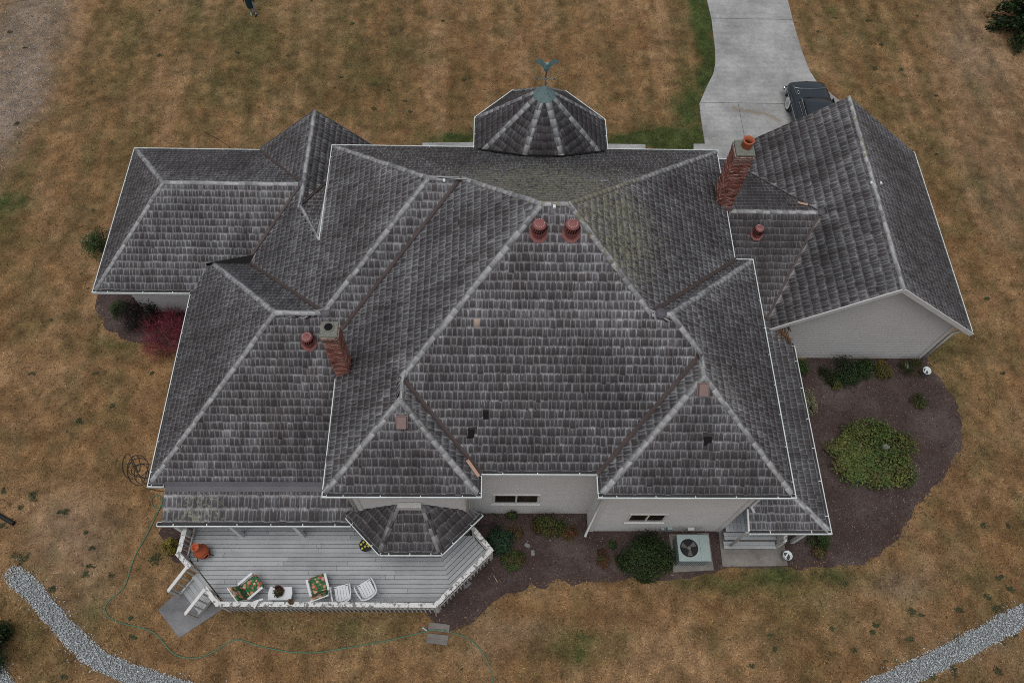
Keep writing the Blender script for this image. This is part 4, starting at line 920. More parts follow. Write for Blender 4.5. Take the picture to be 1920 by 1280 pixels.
# weather vane
wv = thing('weather_vane', 'green copper bird weather vane on top of the turret', 'weather vane', (TC[0], TC[1], TZ + TH + .08))
MB().tube([(0, 0, -.1), (0, 0, .55)], .018, 8).build('pole', M_DARKMETAL, wv, True)
m = MB().tube([(-.26, 0, .28), (.26, 0, .28)], .012, 6).tube([(0, -.2, .3), (0, .2, .3)], .012, 6)
m.box((-.28, 0, .28), (.06, .02, .09)).box((.28, 0, .28), (.06, .02, .09)).box((0, -.22, .3), (.06, .02, .09)); m.lathe([(0, -.05), (.045, -.02), (.045, .02), (0, .05)], 10, (0, 0, .28)); m.build('direction_arm', M_VERD, wv)
m = MB().tube([(0, .06, .52), (0, .02, .62), (0, 0, .78), (0, -.03, .9), (0, -.07, .98), (0, -.13, 1.0)], [.04, .08, .105, .08, .055, .02], 10)
for s in (-1, 1):
    top = [(0, .8), (.10, .95), (.19, 1.06), (.27, 1.10), (.34, 1.05), (.40, .96)]; bot = [(0, .60), (.08, .68), (.16, .78), (.23, .88), (.29, .93), (.40, .93)]
    for i in range(5):
        for yy in (-.012, .012):
            q = [(s * top[i][0], yy + .1 * top[i][0], top[i][1]), (s * top[i + 1][0], yy + .1 * top[i + 1][0], top[i + 1][1]), (s * bot[i + 1][0], yy + .1 * bot[i + 1][0], bot[i + 1][1]), (s * bot[i][0], yy + .1 * bot[i][0], bot[i][1])]
            m.poly(q if yy > 0 else q[::-1])
m.poly([(-.05, .05, .56), (.05, .05, .56), (.09, .16, .42), (-.09, .16, .42)]); m.v = [(v[0] * .92, v[1], .52 + (v[2] - .52) * .92) for v in m.v]; m.build('bird', speckled('bright_verdigris', (.20, .33, .33), .35, 16, .55, .1, .2), wv)

# ------------------------------------------------------------------ the deck
DZ, CZ = .55, 1.45
deck = thing('deck', 'weathered grey board deck with white railing at the front left of the house', 'deck')
S0_, S1_ = (-1.22, 4.245), G(824, 1036, DZ)[:2]
def strip(n_, poly, d, pitch, gap, cuts):
    d = np.array(d) / np.hypot(*d); nn = np.array([-d[1], d[0]]); P = np.array(poly); lo, hi = (P @ nn).min(), (P @ nn).max(); ulo, uhi = (P @ d).min(), (P @ d).max(); k = 0; v = lo
    ccw = poly if sum(poly[i][0] * poly[(i + 1) % len(poly)][1] - poly[(i + 1) % len(poly)][0] * poly[i][1] for i in range(len(poly))) > 0 else poly[::-1]
    while v < hi:
        us = [ulo - .1] + sorted(rng.uniform(ulo + 1, uhi - 1, cuts)) + [uhi + .1] if cuts else [ulo - .1, uhi + .1]
        for a, b in zip(us[:-1], us[1:]):
            q = [tuple(d * x + nn * y) for x, y in ((a + .004, v + gap), (b - .004, v + gap), (b - .004, v + pitch - gap), (a + .004, v + pitch - gap))]
            q = clip_poly(q, ccw)
            if len(q) > 2:
                c = np.mean(np.array(q), 0); z = DZ + rng.uniform(-.003, .003)
                o = MB().prism([(p[0] - c[0], p[1] - c[1]) for p in q], -.03, 0).build('board', M_DECK, deck); o.location = (c[0], c[1], z)
        v += pitch; k += 1
strip('main', [(-9.75, 7.5), (-9.80, 5.28), (-8.34, 3.80), (-1.72, 3.76), S0_, S1_, (-2.65, 7.5)], (1, 0), .1415, .0075, 2)
strip('side', [S0_, (-.02, 5.36), (-.62, 6.02), (-1.6, 6.0), (S1_[0] + .004, S1_[1])], (1, 1), .1415, .0075, 0)
m = MB(); ins = lambda p, k: ((p[0] + 4.8) * k - 4.8, (p[1] - 6) * k + 6)
m.prism([ins(p, .985) for p in [(-8.34, 3.80), (-1.72, 3.76), (-.02, 5.36), (-.58, 5.98), (-1.5, 7.5), (-9.75, 7.5), (-9.80, 5.28)]], .1, DZ - .05); m.build('joist_frame', speckled('dark_joist', (.085, .083, .08), .3, 5, .95), deck)
M_RAILW = M_PEEL
def railing(a, b, posts=True, gap=.14, capw=.145, inner=0):
    a, b = Vector((*a, 0)), Vector((*b, 0)); e = (b - a).normalized(); L = (b - a).length; dz = inner * .003
    r = MB().beam(a + Vector((0, 0, CZ - .02 + dz)) - e * .06, b + Vector((0, 0, CZ - .02 + dz)) + e * .06, capw, .038).build('railing', M_PEEL, deck)
    MB().beam(a + Vector((0, 0, CZ - .085)), b + Vector((0, 0, CZ - .085)), .04, .085).build('top_rail', M_BALU, r); MB().beam(a + Vector((0, 0, DZ + .1)), b + Vector((0, 0, DZ + .1)), .038, .085).build('bottom_rail', M_BALU, r)
    k = max(2, int(L / gap)); sd = Vector((e.y, -e.x, 0)) * .045
    base = None
    for i in range(k):
        p = a + e * (L * (i + .5) / k) + sd
        if base is None: base = MB().box((0, 0, 0), (.036, .036, CZ - .06 - .34), math.atan2(e.y, e.x)).mesh('baluster'); base.materials.append(M_BALU)
        o = bpy.data.objects.new('baluster', base); o.location = (p.x, p.y, (CZ - .06 + .34) / 2); o.rotation_euler = (random.uniform(-.012, .012), random.uniform(-.012, .012), 0); link(o, r)
    for p in (a, b): MB().box((p.x, p.y, (CZ - .05) / 2 + .05), (.088, .088, CZ - .13), math.atan2(e.y, e.x)).build('post', M_BALU, r)
    MB().beam(a + sd * .6 + Vector((0, 0, .4)), b + sd * .6 + Vector((0, 0, .4)), .03, .24).build('rim_board', speckled('weathered_rim', (.10, .095, .09), .3, 5, .9), r)
rl = [((-9.74, 6.6), (-9.82, 5.24)), ((-9.83, 5.22), (-9.44, 4.85)), ((-8.78, 4.15), (-8.37, 3.74)), ((-8.34, 3.72), (-1.70, 3.68)), ((-1.67, 3.70), (.0, 5.35)), ((-.02, 5.38), (-.56, 6.02))]
for i, (a, b) in enumerate(rl): railing(a, b, inner=i % 2)
# stairs
sd = Vector((-.69, -.72, 0)).normalized(); acr = Vector((.69, -.72, 0)).normalized(); c0 = Vector((-9.09, 4.53, 0)); treads = 3
for k in range(treads):
    for h in range(2):
        c = c0 + sd * (.08 + k * .27 + h * .132); z = DZ - .15 * (k + 1) + .12 * (k == 0) - (.05 if k else 0)
        o = MB().box((0, 0, 0), (.95, .126, .035)).build('stair_tread', M_DECK, deck); o.location = (c.x, c.y, z); o.rotation_euler = (0, 0, math.atan2(acr.y, acr.x))
for s in (-1, 1):
    st = c0 + acr * s * .47; MB().beam((st.x, st.y, .42), tuple(st + sd * .9 + Vector((0, 0, .06))), .04, .2).build('stair_stringer', M_BALU, deck)
    tp = Vector((-9.45, 4.85, 0)) if s < 0 else Vector((-8.79, 4.16, 0)); en = tp + sd * .92
    sr = MB().beam((tp.x, tp.y, CZ + .015), (en.x, en.y, 1.0), .1, .04).build('stair_rail', M_WHITE, deck)
    for q in range(4):
        pq = tp + sd * (.16 + q * .22); z = CZ - (.16 + q * .22) / .92 * .45; MB().box((pq.x, pq.y, (z + .2) / 2 + .02), (.04, .04, z - .2 - .02), .7).build('baluster', M_BALU, sr)
    MB().box((en.x, en.y, .5), (.08, .08, 1.0 - .02), .7).build('post', M_BALU, sr)

# ------------------------------------------------------------------ side porch steps at the right
sp = thing('porch_steps', 'grey wooden steps and floor of the side porch at the right', 'steps')
for i in range(18):
    MB().box((7.95 + i * .134, 8.0, .62), (.126, 3.7, .03)).build('board', M_DECK, sp)
for k in range(2):
    for h in range(2): MB().box((8.72, 6.1 - k * .26 - h * .125, .46 - k * .17), (1.75, .118, .035)).build('stair_tread', M_DECK, sp)
    MB().box((8.72, 6.13 - k * .26, .37 - k * .17), (1.73, .02, .13)).build('riser', M_BALU, sp)
MB().beam((9.66, 6.2, 1.35), (9.66, 5.72, 1.05), .12, .05).build('handrail', M_PEEL, sp)
for y, z in ((6.2, 1.3), (5.74, 1.0)): MB().box((9.66, y, z / 2), (.09, .09, z)).build('post', M_BALU, sp)
MB().box((9.66, 5.98, .62), (.035, .5, .55)).build('side_panel', M_BALU, sp)

# ------------------------------------------------------------------ plants
def leaves(N, cx, cy, rx, ry, h, size, cols, seed, clumps=14, z0=.05, flat=False, spiky=False, hollow=.0):
    r = np.random.RandomState(seed)
    th = r.uniform(0, 2 * np.pi, clumps); ph = np.arccos(r.uniform(0.0, 1, clumps)); rad = r.uniform(.55, .95, clumps)
    cc = np.stack([np.cos(th) * np.sin(ph) * rad * rx, np.sin(th) * np.sin(ph) * rad * ry, np.abs(np.cos(ph)) * rad * h], 1)
    if flat: cc[:, 2] = h * r.uniform(.35, .9, clumps); k = np.sqrt(r.uniform(hollow, 1, clumps)) * (.85 + .28 * np.sin(th * 3 + seed) * np.sin(th * 2 + 1.7 * seed) + .12 * np.sin(th * 7)); cc[:, 0] = np.cos(th) * k * rx * .85; cc[:, 1] = np.sin(th) * k * ry * .85
    ci = r.randint(0, clumps, N); sg = np.array([rx, ry, h]) * (.21 if not flat else (.2 if clumps < 60 else .085)) * np.array([1, 1, .8])
    p = cc[ci] + r.normal(0, 1, (N, 3)) * sg; p[:, 2] = np.abs(p[:, 2]) * .92 + z0
    e = np.sqrt((p[:, 0] / rx) ** 2 + (p[:, 1] / ry) ** 2 + (p[:, 2] / (h * 1.05)) ** 2); big = e > 1.12; p[big] *= (1.12 / e[big])[:, None] * r.uniform(.85, 1, (big.sum(), 1))
    out = p / np.array([rx, ry, h]) + r.normal(0, .55, (N, 3)); out[:, 2] += .35; out /= np.linalg.norm(out, axis=1)[:, None]
    t = np.cross(out, r.normal(0, 1, (N, 3))); t /= np.linalg.norm(t, axis=1)[:, None] + 1e-9; b = np.cross(out, t)
    if spiky: t, b = out, t
    L = size * r.uniform(.6, 1.35, N)[:, None]; W = L * (.5 if not spiky else .10)
    if spiky: L = L * 2.2
    V = np.stack([p - t * L * .5, p + b * W * .5 + out * L * .08, p + t * L * .5, p - b * W * .5 + out * L * .08], 1)
    V[:, :, 2] = np.maximum(V[:, :, 2], .015); V = V.reshape(-1, 3)
    cols = np.array(cols); base = cols[r.randint(0, len(cols), clumps)][ci]; alt = cols[r.randint(0, len(cols), N)]; c = base * .6 + alt * .4; c = c * r.uniform(.65, 1.35, (N, 1))
    C = np.repeat(np.hstack([c, np.ones((N, 1))]), 4, 0)
    return V, np.arange(N * 4).reshape(N, 4), C, cc
def shrub(name, label, cat, u, v, rx, ry, h, N, size, cols, seed, group=None, xy=None, **kw):
    x, y = xy or GX(u, v, h * .45); t = thing(name, label, cat, (x, y, 0), 0, group)
    V, Fq, C, cc = leaves(N, x, y, rx, ry, h, size, cols, seed, **kw); np_mesh('foliage', V, Fq, M_LEAF, t, C)
    m = MB()
    for c in cc[:10]: m.tube([(c[0] * .05, c[1] * .05, 0), (c[0] * .4, c[1] * .4, c[2] * .55), (c[0] * .9, c[1] * .9, max(c[2], .1))], [.016, .011, .005], 5)
    m.build('stems', M_BARK, t); return t
g1, g2, g3, g4 = (.030, .058, .014), (.048, .085, .022), (.018, .036, .012), (.075, .105, .028)
yl, ol, br = (.20, .17, .03), (.095, .10, .028), (.10, .05, .022)
shrub('shrub', 'round green shrub poking out past the far left eave', 'shrub', 185, 458, .62, .72, 1.3, 2600, .075, [g1, g2, g3], 1)
shrub('shrub', 'small bright green shrub beside the dark one under the left eave', 'shrub', 222, 578, .32, .4, .7, 900, .06, [g2, g1], 2)
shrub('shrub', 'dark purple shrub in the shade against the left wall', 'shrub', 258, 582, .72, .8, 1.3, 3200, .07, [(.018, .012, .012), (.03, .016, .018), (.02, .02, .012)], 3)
shrub('red_shrub', 'crimson feathery shrub beside the lower left eave', 'shrub', 307, 622, 1.0, 1.1, 1.2, 5600, .10, [(.24, .046, .07), (.34, .07, .098), (.13, .028, .043)], 4, spiky=True, clumps=26)
shrub('shrub', 'small golden yellow shrub left of the deck railing', 'shrub', 318, 1023, .27, .3, .5, 1300, .05, [yl, (.15, .13, .02), (.24, .2, .05)], 5)
shrub('shrub', 'dark green leafy shrub against the right corner of the deck', 'shrub', 938, 1012, .46, .55, .6, 1800, .085, [(.022, .055, .028), (.03, .07, .036), g3], 6)
shrub('shrub', 'lighter green spreading plant in front of the deck corner', 'shrub', 962, 1050, .46, .4, .42, 1700, .07, [(.045, .078, .024), (.06, .085, .026), g2, br], 7, flat=True, clumps=24)
shrub('rose_bush', 'loose yellow green bush beneath the front wall left of the downspout', 'bush', 1030, 982, .58, .42, .75, 1700, .075, [ol, g2, g4, br], 8, clumps=18)
shrub('rose_bush', 'thin upright plant under the left end of the front window', 'bush', 960, 968, .2, .2, .75, 300, .07, [g1, g3, ol], 9)
shrub('shrub', 'reddish low plant right of the yellow green bush', 'shrub', 1068, 1000, .32, .3, .35, 420, .06, [br, (.13, .045, .02), ol], 10, flat=True)
shrub('shrub', 'brownish sparse plant behind the dark green deck shrub', 'shrub', 966, 998, .3, .35, .3, 380, .06, [br, (.08, .055, .025), ol], 11, flat=True)
shrub('shrub', 'big round dark green shrub left of the air conditioner', 'shrub', 1213, 1038, .92, .80, 1.05, 7500, .075, [(.022, .045, .014), (.034, .062, .018), (.016, .03, .01), (.05, .075, .02)], 12, clumps=20)
shrub('shrub', 'small green sprig between the lawn edge and round dark shrub', 'shrub', 1148, 1020, .16, .16, .3, 220, .06, [g2, g1], 13)
shrub('shrub', 'small green and rust red plant left of the round dark shrub', 'shrub', 1131, 1048, .24, .36, .38, 620, .055, [(.13, .04, .02), (.16, .055, .03), g2, br], 14)
shrub('shrub', 'green bush under the lower right porch corner', 'shrub', 1538, 1010, .42, .5, .7, 1900, .06, [g2, (.04, .07, .018), g1], 15)
shrub('shrub', 'brown green plant in front of the porch corner bush', 'shrub', 1536, 1034, .28, .28, .3, 700, .06, [br, (.12, .06, .03), ol], 16, flat=True)
shrub('ground_cover', 'wide leafy green patch filling the right mulch bed', 'ground cover', 1628, 848, 2.05, 1.6, .5, 11000, .10, [(.085, .14, .035), (.14, .16, .04), (.18, .18, .055), (.07, .105, .03), (.125, .085, .04), (.07, .13, .035)], 17, flat=True, clumps=150)
shrub('shrub', 'dark green shrub against the garage wall', 'shrub', 1583, 694, .85, .62, .75, 3800, .07, [g3, (.014, .03, .01), g1], 18)
shrub('shrub', 'mid green shrub between the dark and golden ones at the garage', 'shrub', 1624, 690, .4, .42, .6, 1300, .07, [g1, g2], 19)
shrub('shrub', 'golden green shrub against the garage wall', 'shrub', 1655, 690, .42, .44, .6, 1500, .055, [(.12, .09, .022), ol, (.15, .105, .02)], 20)
shrub('shrub', 'small golden tipped shrub in front of the dark garage shrub', 'shrub', 1568, 722, .26, .28, .4, 800, .05, [ol, (.13, .10, .025), g2], 21)
shrub('shrub', 'low olive shrub alone in the right mulch bed', 'shrub', 1726, 752, .36, .34, .35, 800, .055, [(.06, .06, .02), ol, g1], 22)
shrub('shrub', 'cream variegated plant beside the right porch gutter', 'shrub', 1520, 752, .26, .55, .5, 900, .06, [(.24, .23, .14), (.12, .13, .06), (.3, .28, .18)], 23)
shrub('shrub', 'green shrub in the corner of porch eave and garage wall', 'shrub', 1502, 690, .3, .4, .55, 800, .07, [g1, g2], 24)
shrub('ornamental_grass', 'strappy green clump at the garage corner downspout', 'plant', 1714, 690, .5, .42, .42, 900, .1, [g2, (.05, .07, .02), (.1, .08, .03)], 25, spiky=True)
shrub('shrub', 'green hedge at the bottom left edge of the lawn', 'hedge', -14, 1215, .55, .8, 1.0, 2600, .09, [g3, (.014, .034, .012), g1], 26)
# evergreen tree at the top right corner
def evergreen(name, label, x, y, h, r, N, seed):
    t = thing(name, label, 'tree', (x, y, 0)); rr = np.random.RandomState(seed); VV, CC_, n = [], [], 0
    MB().tube([(0, 0, 0), (.05, 0, h * .5), (0, .05, h * .97)], [.2, .12, .02], 8).build('trunk', M_BARK, t, True)
    lim = MB(); nb = 90
    for i in range(nb):
        z = h * (.06 + .9 * (i / nb)); R = r * (1 - (i / nb)) ** .8 + .15; a = i * 2.4 + rr.normal(0, .2); ex, ey, ez = math.cos(a) * R, math.sin(a) * R, z - R * .18
        lim.tube([(0, 0, z), (ex * .5, ey * .5, z - R * .03), (ex, ey, ez)], [.03, .02, .006], 5)
        k = N // nb; s = rr.rand(k) ** .6; p = np.stack([ex * s, ey * s, z + (ez - z) * s * s], 1) + rr.normal(0, 1, (k, 3)) * np.array([.13, .13, .09])
        dirn = np.array([math.cos(a), math.sin(a), -.15]) + rr.normal(0, .5, (k, 3)); dirn /= np.linalg.norm(dirn, axis=1)[:, None]; sd_ = np.cross(dirn, rr.normal(0, 1, (k, 3))); sd_ /= np.linalg.norm(sd_, axis=1)[:, None]
        L = rr.uniform(.1, .22, (k, 1)); W = L * .3; VV.append(np.stack([p - dirn * L / 2, p + sd_ * W, p + dirn * L / 2, p - sd_ * W], 1).reshape(-1, 3))
        c = np.array(g3) * rr.uniform(.6, 1.7, (k, 1)) + (rr.rand(k, 1) < .12) * np.array([.02, .035, .0]); CC_.append(np.repeat(np.hstack([c, np.ones((k, 1))]), 4, 0))
    lim.build('branches', M_BARK, t); V = np.vstack(VV); np_mesh('crown', V, np.arange(len(V)).reshape(-1, 4), M_LEAF, t, np.vstack(CC_))
tx, ty = GX(1925, 25, 1.5); evergreen('evergreen_tree', 'dark evergreen tree at the top right corner of the lawn', tx + 1.2, ty + .5, 4.2, 2.0, 16000, 5)

# ------------------------------------------------------------------ stuff: gravel, grass, weeds, mulch chips
ico = bmesh.new(); bmesh.ops.create_icosphere(ico, subdivisions=1, radius=1); IV = np.array([v.co[:] for v in ico.verts]); IF = np.array([[v.index for v in f.verts] for f in ico.faces]); ico.free()
def stones(name, label, P, sizes, cols, seed, flat=.7):
    r = np.random.RandomState(seed); n = len(P); S = sizes[:, None] * r.uniform(.7, 1.3, (n, 3)) * np.array([1, 1, flat]); a = r.uniform(0, 6.28, n); c, s = np.cos(a), np.sin(a)
    v = IV[None] * S[:, None] * r.uniform(.8, 1.2, (n, len(IV), 1)); x = v[..., 0] * c[:, None] - v[..., 1] * s[:, None]; y = v[..., 0] * s[:, None] + v[..., 1] * c[:, None]
    V = np.stack([x + P[:, 0:1], y + P[:, 1:2], v[..., 2] + P[:, 2:3]], 2).reshape(-1, 3); Fq = (IF[None] + (np.arange(n) * len(IV))[:, None, None]).reshape(-1, 3)
    o = np_mesh(name, V, Fq, M_STONE, None, np.repeat(np.hstack([cols, np.ones((n, 1))]), len(IV), 0)); return tag(o, label, kind='stuff')
gl = ('grey gravel strip across the lower left lawn', 'grey gravel strip across the lower right lawn', 'bit of grey gravel in the bottom left corner')
for gi, (path, wd) in enumerate(GRAV):
    r = np.random.RandomState(40 + gi); P = np.array(path); x0, y0 = P.min(0) - 1; x1, y1 = P.max(0) + 1; A_ = (x1 - x0) * (y1 - y0); n = int(A_ * 1300)
    x, y = r.uniform(x0, x1, n), r.uniform(y0, y1, n); dd = dist_path(path, x, y); lim = wd * (.72 + .55 * fbm(x, y, .5, 3)) + np.where(r.rand(n) < .06, r.uniform(.03, .3, n), 0); k = dd < lim
    x, y, dd = x[k], y[k], dd[k]; z = .03 + .05 * (1 - np.clip(dd / wd, 0, 1)) + r.uniform(-.01, .015, len(x)); sz = r.choice([.010, .014, .018, .026], len(x), p=[.35, .35, .22, .08]) * r.uniform(.85, 1.2, len(x))
    g = r.choice([.29, .37, .45, .53, .62], len(x), p=[.15, .3, .3, .18, .07])[:, None] * np.array([.93, 1, 1.02]) * r.uniform(.85, 1.15, (len(x), 1))
    stones('gravel', gl[gi], np.stack([x, y, z], 1), sz, g, 60 + gi)
    m = MB(); pa = np.array(path); tg = np.gradient(pa, axis=0); nr = np.stack([-tg[:, 1], tg[:, 0]], 1); nr /= np.linalg.norm(nr, axis=1)[:, None]; wv_ = wd * .82
    for i in range(len(pa) - 1): m.poly([(*(pa[i] - nr[i] * wv_), .014), (*(pa[i + 1] - nr[i + 1] * wv_), .014), (*(pa[i + 1] + nr[i + 1] * wv_), .014), (*(pa[i] + nr[i] * wv_), .014)])
    tag(m.build('gravel_bed', speckled('gravel_dust', (.20, .205, .205), .4, 14, .95)), ('fine dust under the left gravel strip', 'fine dust under the right gravel strip', 'fine dust under the corner gravel')[gi], kind='structure')
def track():
    r = np.random.RandomState(77); n = 60000; x, y = r.uniform(-27, -13, n), r.uniform(17, 36, n); g_, d_ = zone(x, y); k = r.rand(n) < np.clip(d_ - .2, 0, 1) * .8; x, y = x[k], y[k]
    c = r.choice([.14, .22, .32, .45], len(x), p=[.3, .4, .22, .08])[:, None] * np.array([1.06, .97, .88]); stones('track_gravel', 'fine stony gravel on the worn track at the top left', np.stack([x, y, np.full(len(x), .008)], 1), r.uniform(.008, .03, len(x)), c, 78, .6)
track()
BEDS = [BED, BED2, BED3]; BLOCK = [HOUSE_FOOT, DRIVE, PAD_STEP, PAD_E, PAD_AC, PAD_HOSE] + WALK
def free(x, y, jx=0., jy=0.):
    k = np.ones(x.shape, bool)
    for p in BEDS: k &= ~inside(p, x + jx, y + jy)
    for p in BLOCK: k &= ~inside(p, x, y)
    for path, wd in GRAV: k &= dist_path(path, x, y) > wd * .85
    return k
def grass():
    r = np.random.RandomState(9); n = 420000
    y = 1.0 + 34 * r.rand(n) ** 1.12; hw_ = 16.8 + (y - 1.5) * .335; x = .8 + r.uniform(-1, 1, n) * hw_
    jx, jy = r.normal(0, .17, n), r.normal(0, .17, n); k = free(x, y, jx, jy); x, y = x[k], y[k]; n = len(x)
    g, dt = zone(x, y); k = r.rand(n) > np.clip(dt, 0, 1) * .75; x, y, g = x[k], y[k], g[k]; n = len(x)
    c = lawn_colour(x, y) * (r.uniform(.35, 1.8, (n, 1)) ** 1.2) * np.where(r.rand(n, 1) < .13, 1.6, 1.05)
    a = r.uniform(0, 2 * np.pi, n); L = r.uniform(.04, .12, n) * (1 + .35 * np.clip(g, 0, 1)); up = r.uniform(.15, .7, n); w_ = r.uniform(.005, .011, n)
    dx, dy = np.cos(a), np.sin(a); V = np.zeros((n, 3, 3))
    V[:, 0] = np.stack([x - dy * w_, y + dx * w_, np.full(n, .002)], 1); V[:, 1] = np.stack([x + dy * w_, y - dx * w_, np.full(n, .002)], 1); V[:, 2] = np.stack([x + dx * L, y + dy * L, L * up + .008], 1)
    o = np_mesh('dry_grass', V.reshape(-1, 3), np.arange(n * 3).reshape(n, 3), M_BLADE, None, np.repeat(np.hstack([c, np.ones((n, 1))]), 3, 0)); tag(o, 'short dry brown grass covering the lawn', kind='stuff')
grass()
WEEDS = [(123, 960, 10), (112, 960, 6), (32, 1045, 14), (162, 998, 6), (172, 1030, 7), (170, 1062, 8), (160, 1078, 7), (62, 932, 12), (40, 950, 6), (8, 985, 8), (8, 920, 7), (98, 1105, 12), (290, 1050, 14), (290, 1048, 8), (250, 1195, 6), (210, 1080, 6), (245, 1158, 5), (1713, 1147, 9), (1798, 1143, 10), (1643, 1170, 8), (1636, 1186, 7), (1705, 1198, 7), (1600, 1218, 7), (1445, 1190, 5), (1453, 1217, 6), (1728, 1153, 5), (1895, 1105, 9), (1870, 1085, 6), (1850, 1118, 8), (1878, 1080, 6), (1795, 1197, 6), (1788, 1256, 10), (1748, 1268, 9), (1902, 1190, 6), (1870, 1258, 7), (1845, 985, 9), (1868, 1140, 6), (1585, 1095, 7), (32, 232, 7), (47, 90, 6), (20, 60, 8), (1890, 985, 6), (300, 20, 5), (175, 395, 5), (1630, 40, 9), (1535, 60, 6), (1652, 85, 7), (1640, 130, 8), (1690, 130, 6), (730, 170, 7), (700, 205, 8), (640, 145, 7), (760, 190, 6), (770, 210, 7), (870, 150, 6), (540, 105, 6), (300, 105, 6), (445, 100, 6), (1565, 35, 6), (1720, 30, 5), (1660, 1240, 4), (1410, 1248, 5), (120, 1270, 6), (1560, 1178, 5), (830, 40, 6), (660, 45, 6), (1755, 180, 5), (1755, 290, 5), (210, 760, 5), (60, 700, 6), (150, 790, 7), (285, 700, 6), (180, 700, 5), (95, 600, 5), (340, 1160, 5), (1770, 480, 6), (1850, 560, 6), (1880, 700, 6)]
def weeds():
    r = np.random.RandomState(19); VV, CC_ = [], []
    for u, v, s in WEEDS:
        x, y = GX(u, v); R = s / 48 * r.uniform(.85, 1.25); n = int(40 + R * 420)
        V, _, C, _ = leaves(n, 0, 0, R * r.uniform(.8, 1.3), R * r.uniform(.6, 1.1), R * .3, .045 + .03 * R, [(.055, .08, .035), (.075, .095, .045), (.09, .085, .04)], r.randint(9999), clumps=9, z0=.01, flat=True)
        V = V + np.array([x, y, 0]); VV.append(V); CC_.append(C)
    n = 260; y = 1 + 33 * r.rand(n); x = .8 + r.uniform(-1, 1, n) * (16.8 + (y - 1.5) * .335); k = free(x, y); 
    for X, Y in zip(x[k], y[k]):
        V, _, C, _ = leaves(r.randint(12, 40), 0, 0, .07, .07, .03, .04, [(.085, .085, .035), (.10, .09, .04)], r.randint(9999), clumps=3, z0=.006, flat=True); VV.append(V + np.array([X, Y, 0])); CC_.append(C)
    V = np.vstack(VV); tag(np_mesh('lawn_weeds', V, np.arange(len(V)).reshape(-1, 4), M_LEAF, None, np.vstack(CC_)), 'low green weed clumps dotted over the brown lawn', kind='stuff')
weeds()
def chips():
    r = np.random.RandomState(21); P_, C_ = [], []
    for bed in (BED, BED2, BED3):
        b = np.array(bed); x0, y0 = b.min(0) - .4; x1, y1 = b.max(0) + .4; n = int((x1 - x0) * (y1 - y0) * 190); x, y = r.uniform(x0, x1, n), r.uniform(y0, y1, n); k = inside(bed, x + r.normal(0, .16, n), y + r.normal(0, .16, n)) & ~inside(HOUSE_FOOT, x, y) & ~inside(PAD_E, x, y) & ~inside(PAD_AC, x, y); P_.append(np.stack([x[k], y[k], np.full(k.sum(), .016)], 1))
    P_ = np.vstack(P_); n = len(P_); c = np.where(r.rand(n, 1) < .06, r.uniform(.12, .3, (n, 1)), r.uniform(.03, .15, (n, 1))) * np.array([1, .79, .74])
    stones('mulch_chips', 'loose dark bark chips on the planting beds', P_, r.uniform(.009, .027, n), c, 22, .5)
chips()

# ------------------------------------------------------------------ things on the deck
def mk_floral():
    t = NT('floral_cushion'); o = t.obj()
    v1 = t.n('TexVoronoi', {'Vector': o, 'Scale': 9.0}); v2 = t.n('TexVoronoi', {'Vector': t.scale(o, (1, 1, 1)), 'Scale': 17.0}); wv = t.noise(o, 26, 3, .6, 1.5)
    leaf = t.ramp(wv, [(.35, (.015, .02, .014)), (.48, (.03, .11, .045)), (.62, (.10, .20, .08)), (.75, (.35, .33, .18))])
    sp_ = t.n('SeparateColor', {0: v1.outputs['Color']})
    fl = t.ramp(sp_.outputs[0], [(.0, (.45, .07, .06)), (.35, (.5, .22, .14)), (.6, (.55, .27, .28)), (.85, (.5, .42, .25))], 'CONSTANT')
    k = t.math('MULTIPLY', t.math('LESS_THAN', t.math('ADD', v1.outputs['Distance'], t.math('MULTIPLY', wv, .45)), .72), t.math('GREATER_THAN', sp_.outputs[1], .3))
    return t.done(t.mix(k, leaf, fl), .85, wv, .2, .005, .1)
M_FLORAL = mk_floral()
def soft_box(m, c, s, rx=0, n=1): m.box(c, s, 0, rx); return m
def cushion_chair(label, x, y, rz):
    t = thing('garden_chair', label, 'chair', (x, y, DZ + .002), rz, 'cushioned chairs on the deck')
    f = MB()
    for sx in (-1, 1):
        f.beam((sx * .29, -.3, .60), (sx * .29, .22, .62), .07, .035); f.beam((sx * .29, .2, 0), (sx * .29, .2, .6), .035, .035, (0, 1, 0)); f.beam((sx * .29, -.34, 0), (sx * .27, -.30, .62), .035, .035, (0, 1, 0))
    f.beam((-.3, .2, .36), (.3, .2, .36), .03, .03); f.beam((-.3, -.28, .36), (.3, -.28, .36), .03, .03); f.beam((-.28, -.27, .4), (-.28, -.55, 1.0), .035, .03, (0, 1, 0)); f.beam((.28, -.27, .4), (.28, -.55, 1.0), .035, .03, (0, 1, 0)); f.beam((-.28, -.55, 1.0), (.28, -.55, 1.0), .035, .03)
    f.build('frame', M_PLAST, t)
    MB().box((0, 0, .45), (.5, .54, .09)).build('seat_cushion', M_FLORAL, t, bevel=.035)
    MB().box((0, -.40, .74), (.5, .095, .62), 0, .42).build('back_cushion', M_FLORAL, t, bevel=.035)
    return t
cushion_chair('floral cushioned chair left of the small white table', *G(474, 1098, 1.0)[:2], math.radians(-48))
cushion_chair('floral cushioned chair between the small table and the plain chairs', *G(597, 1095, 1.0)[:2], math.radians(20))
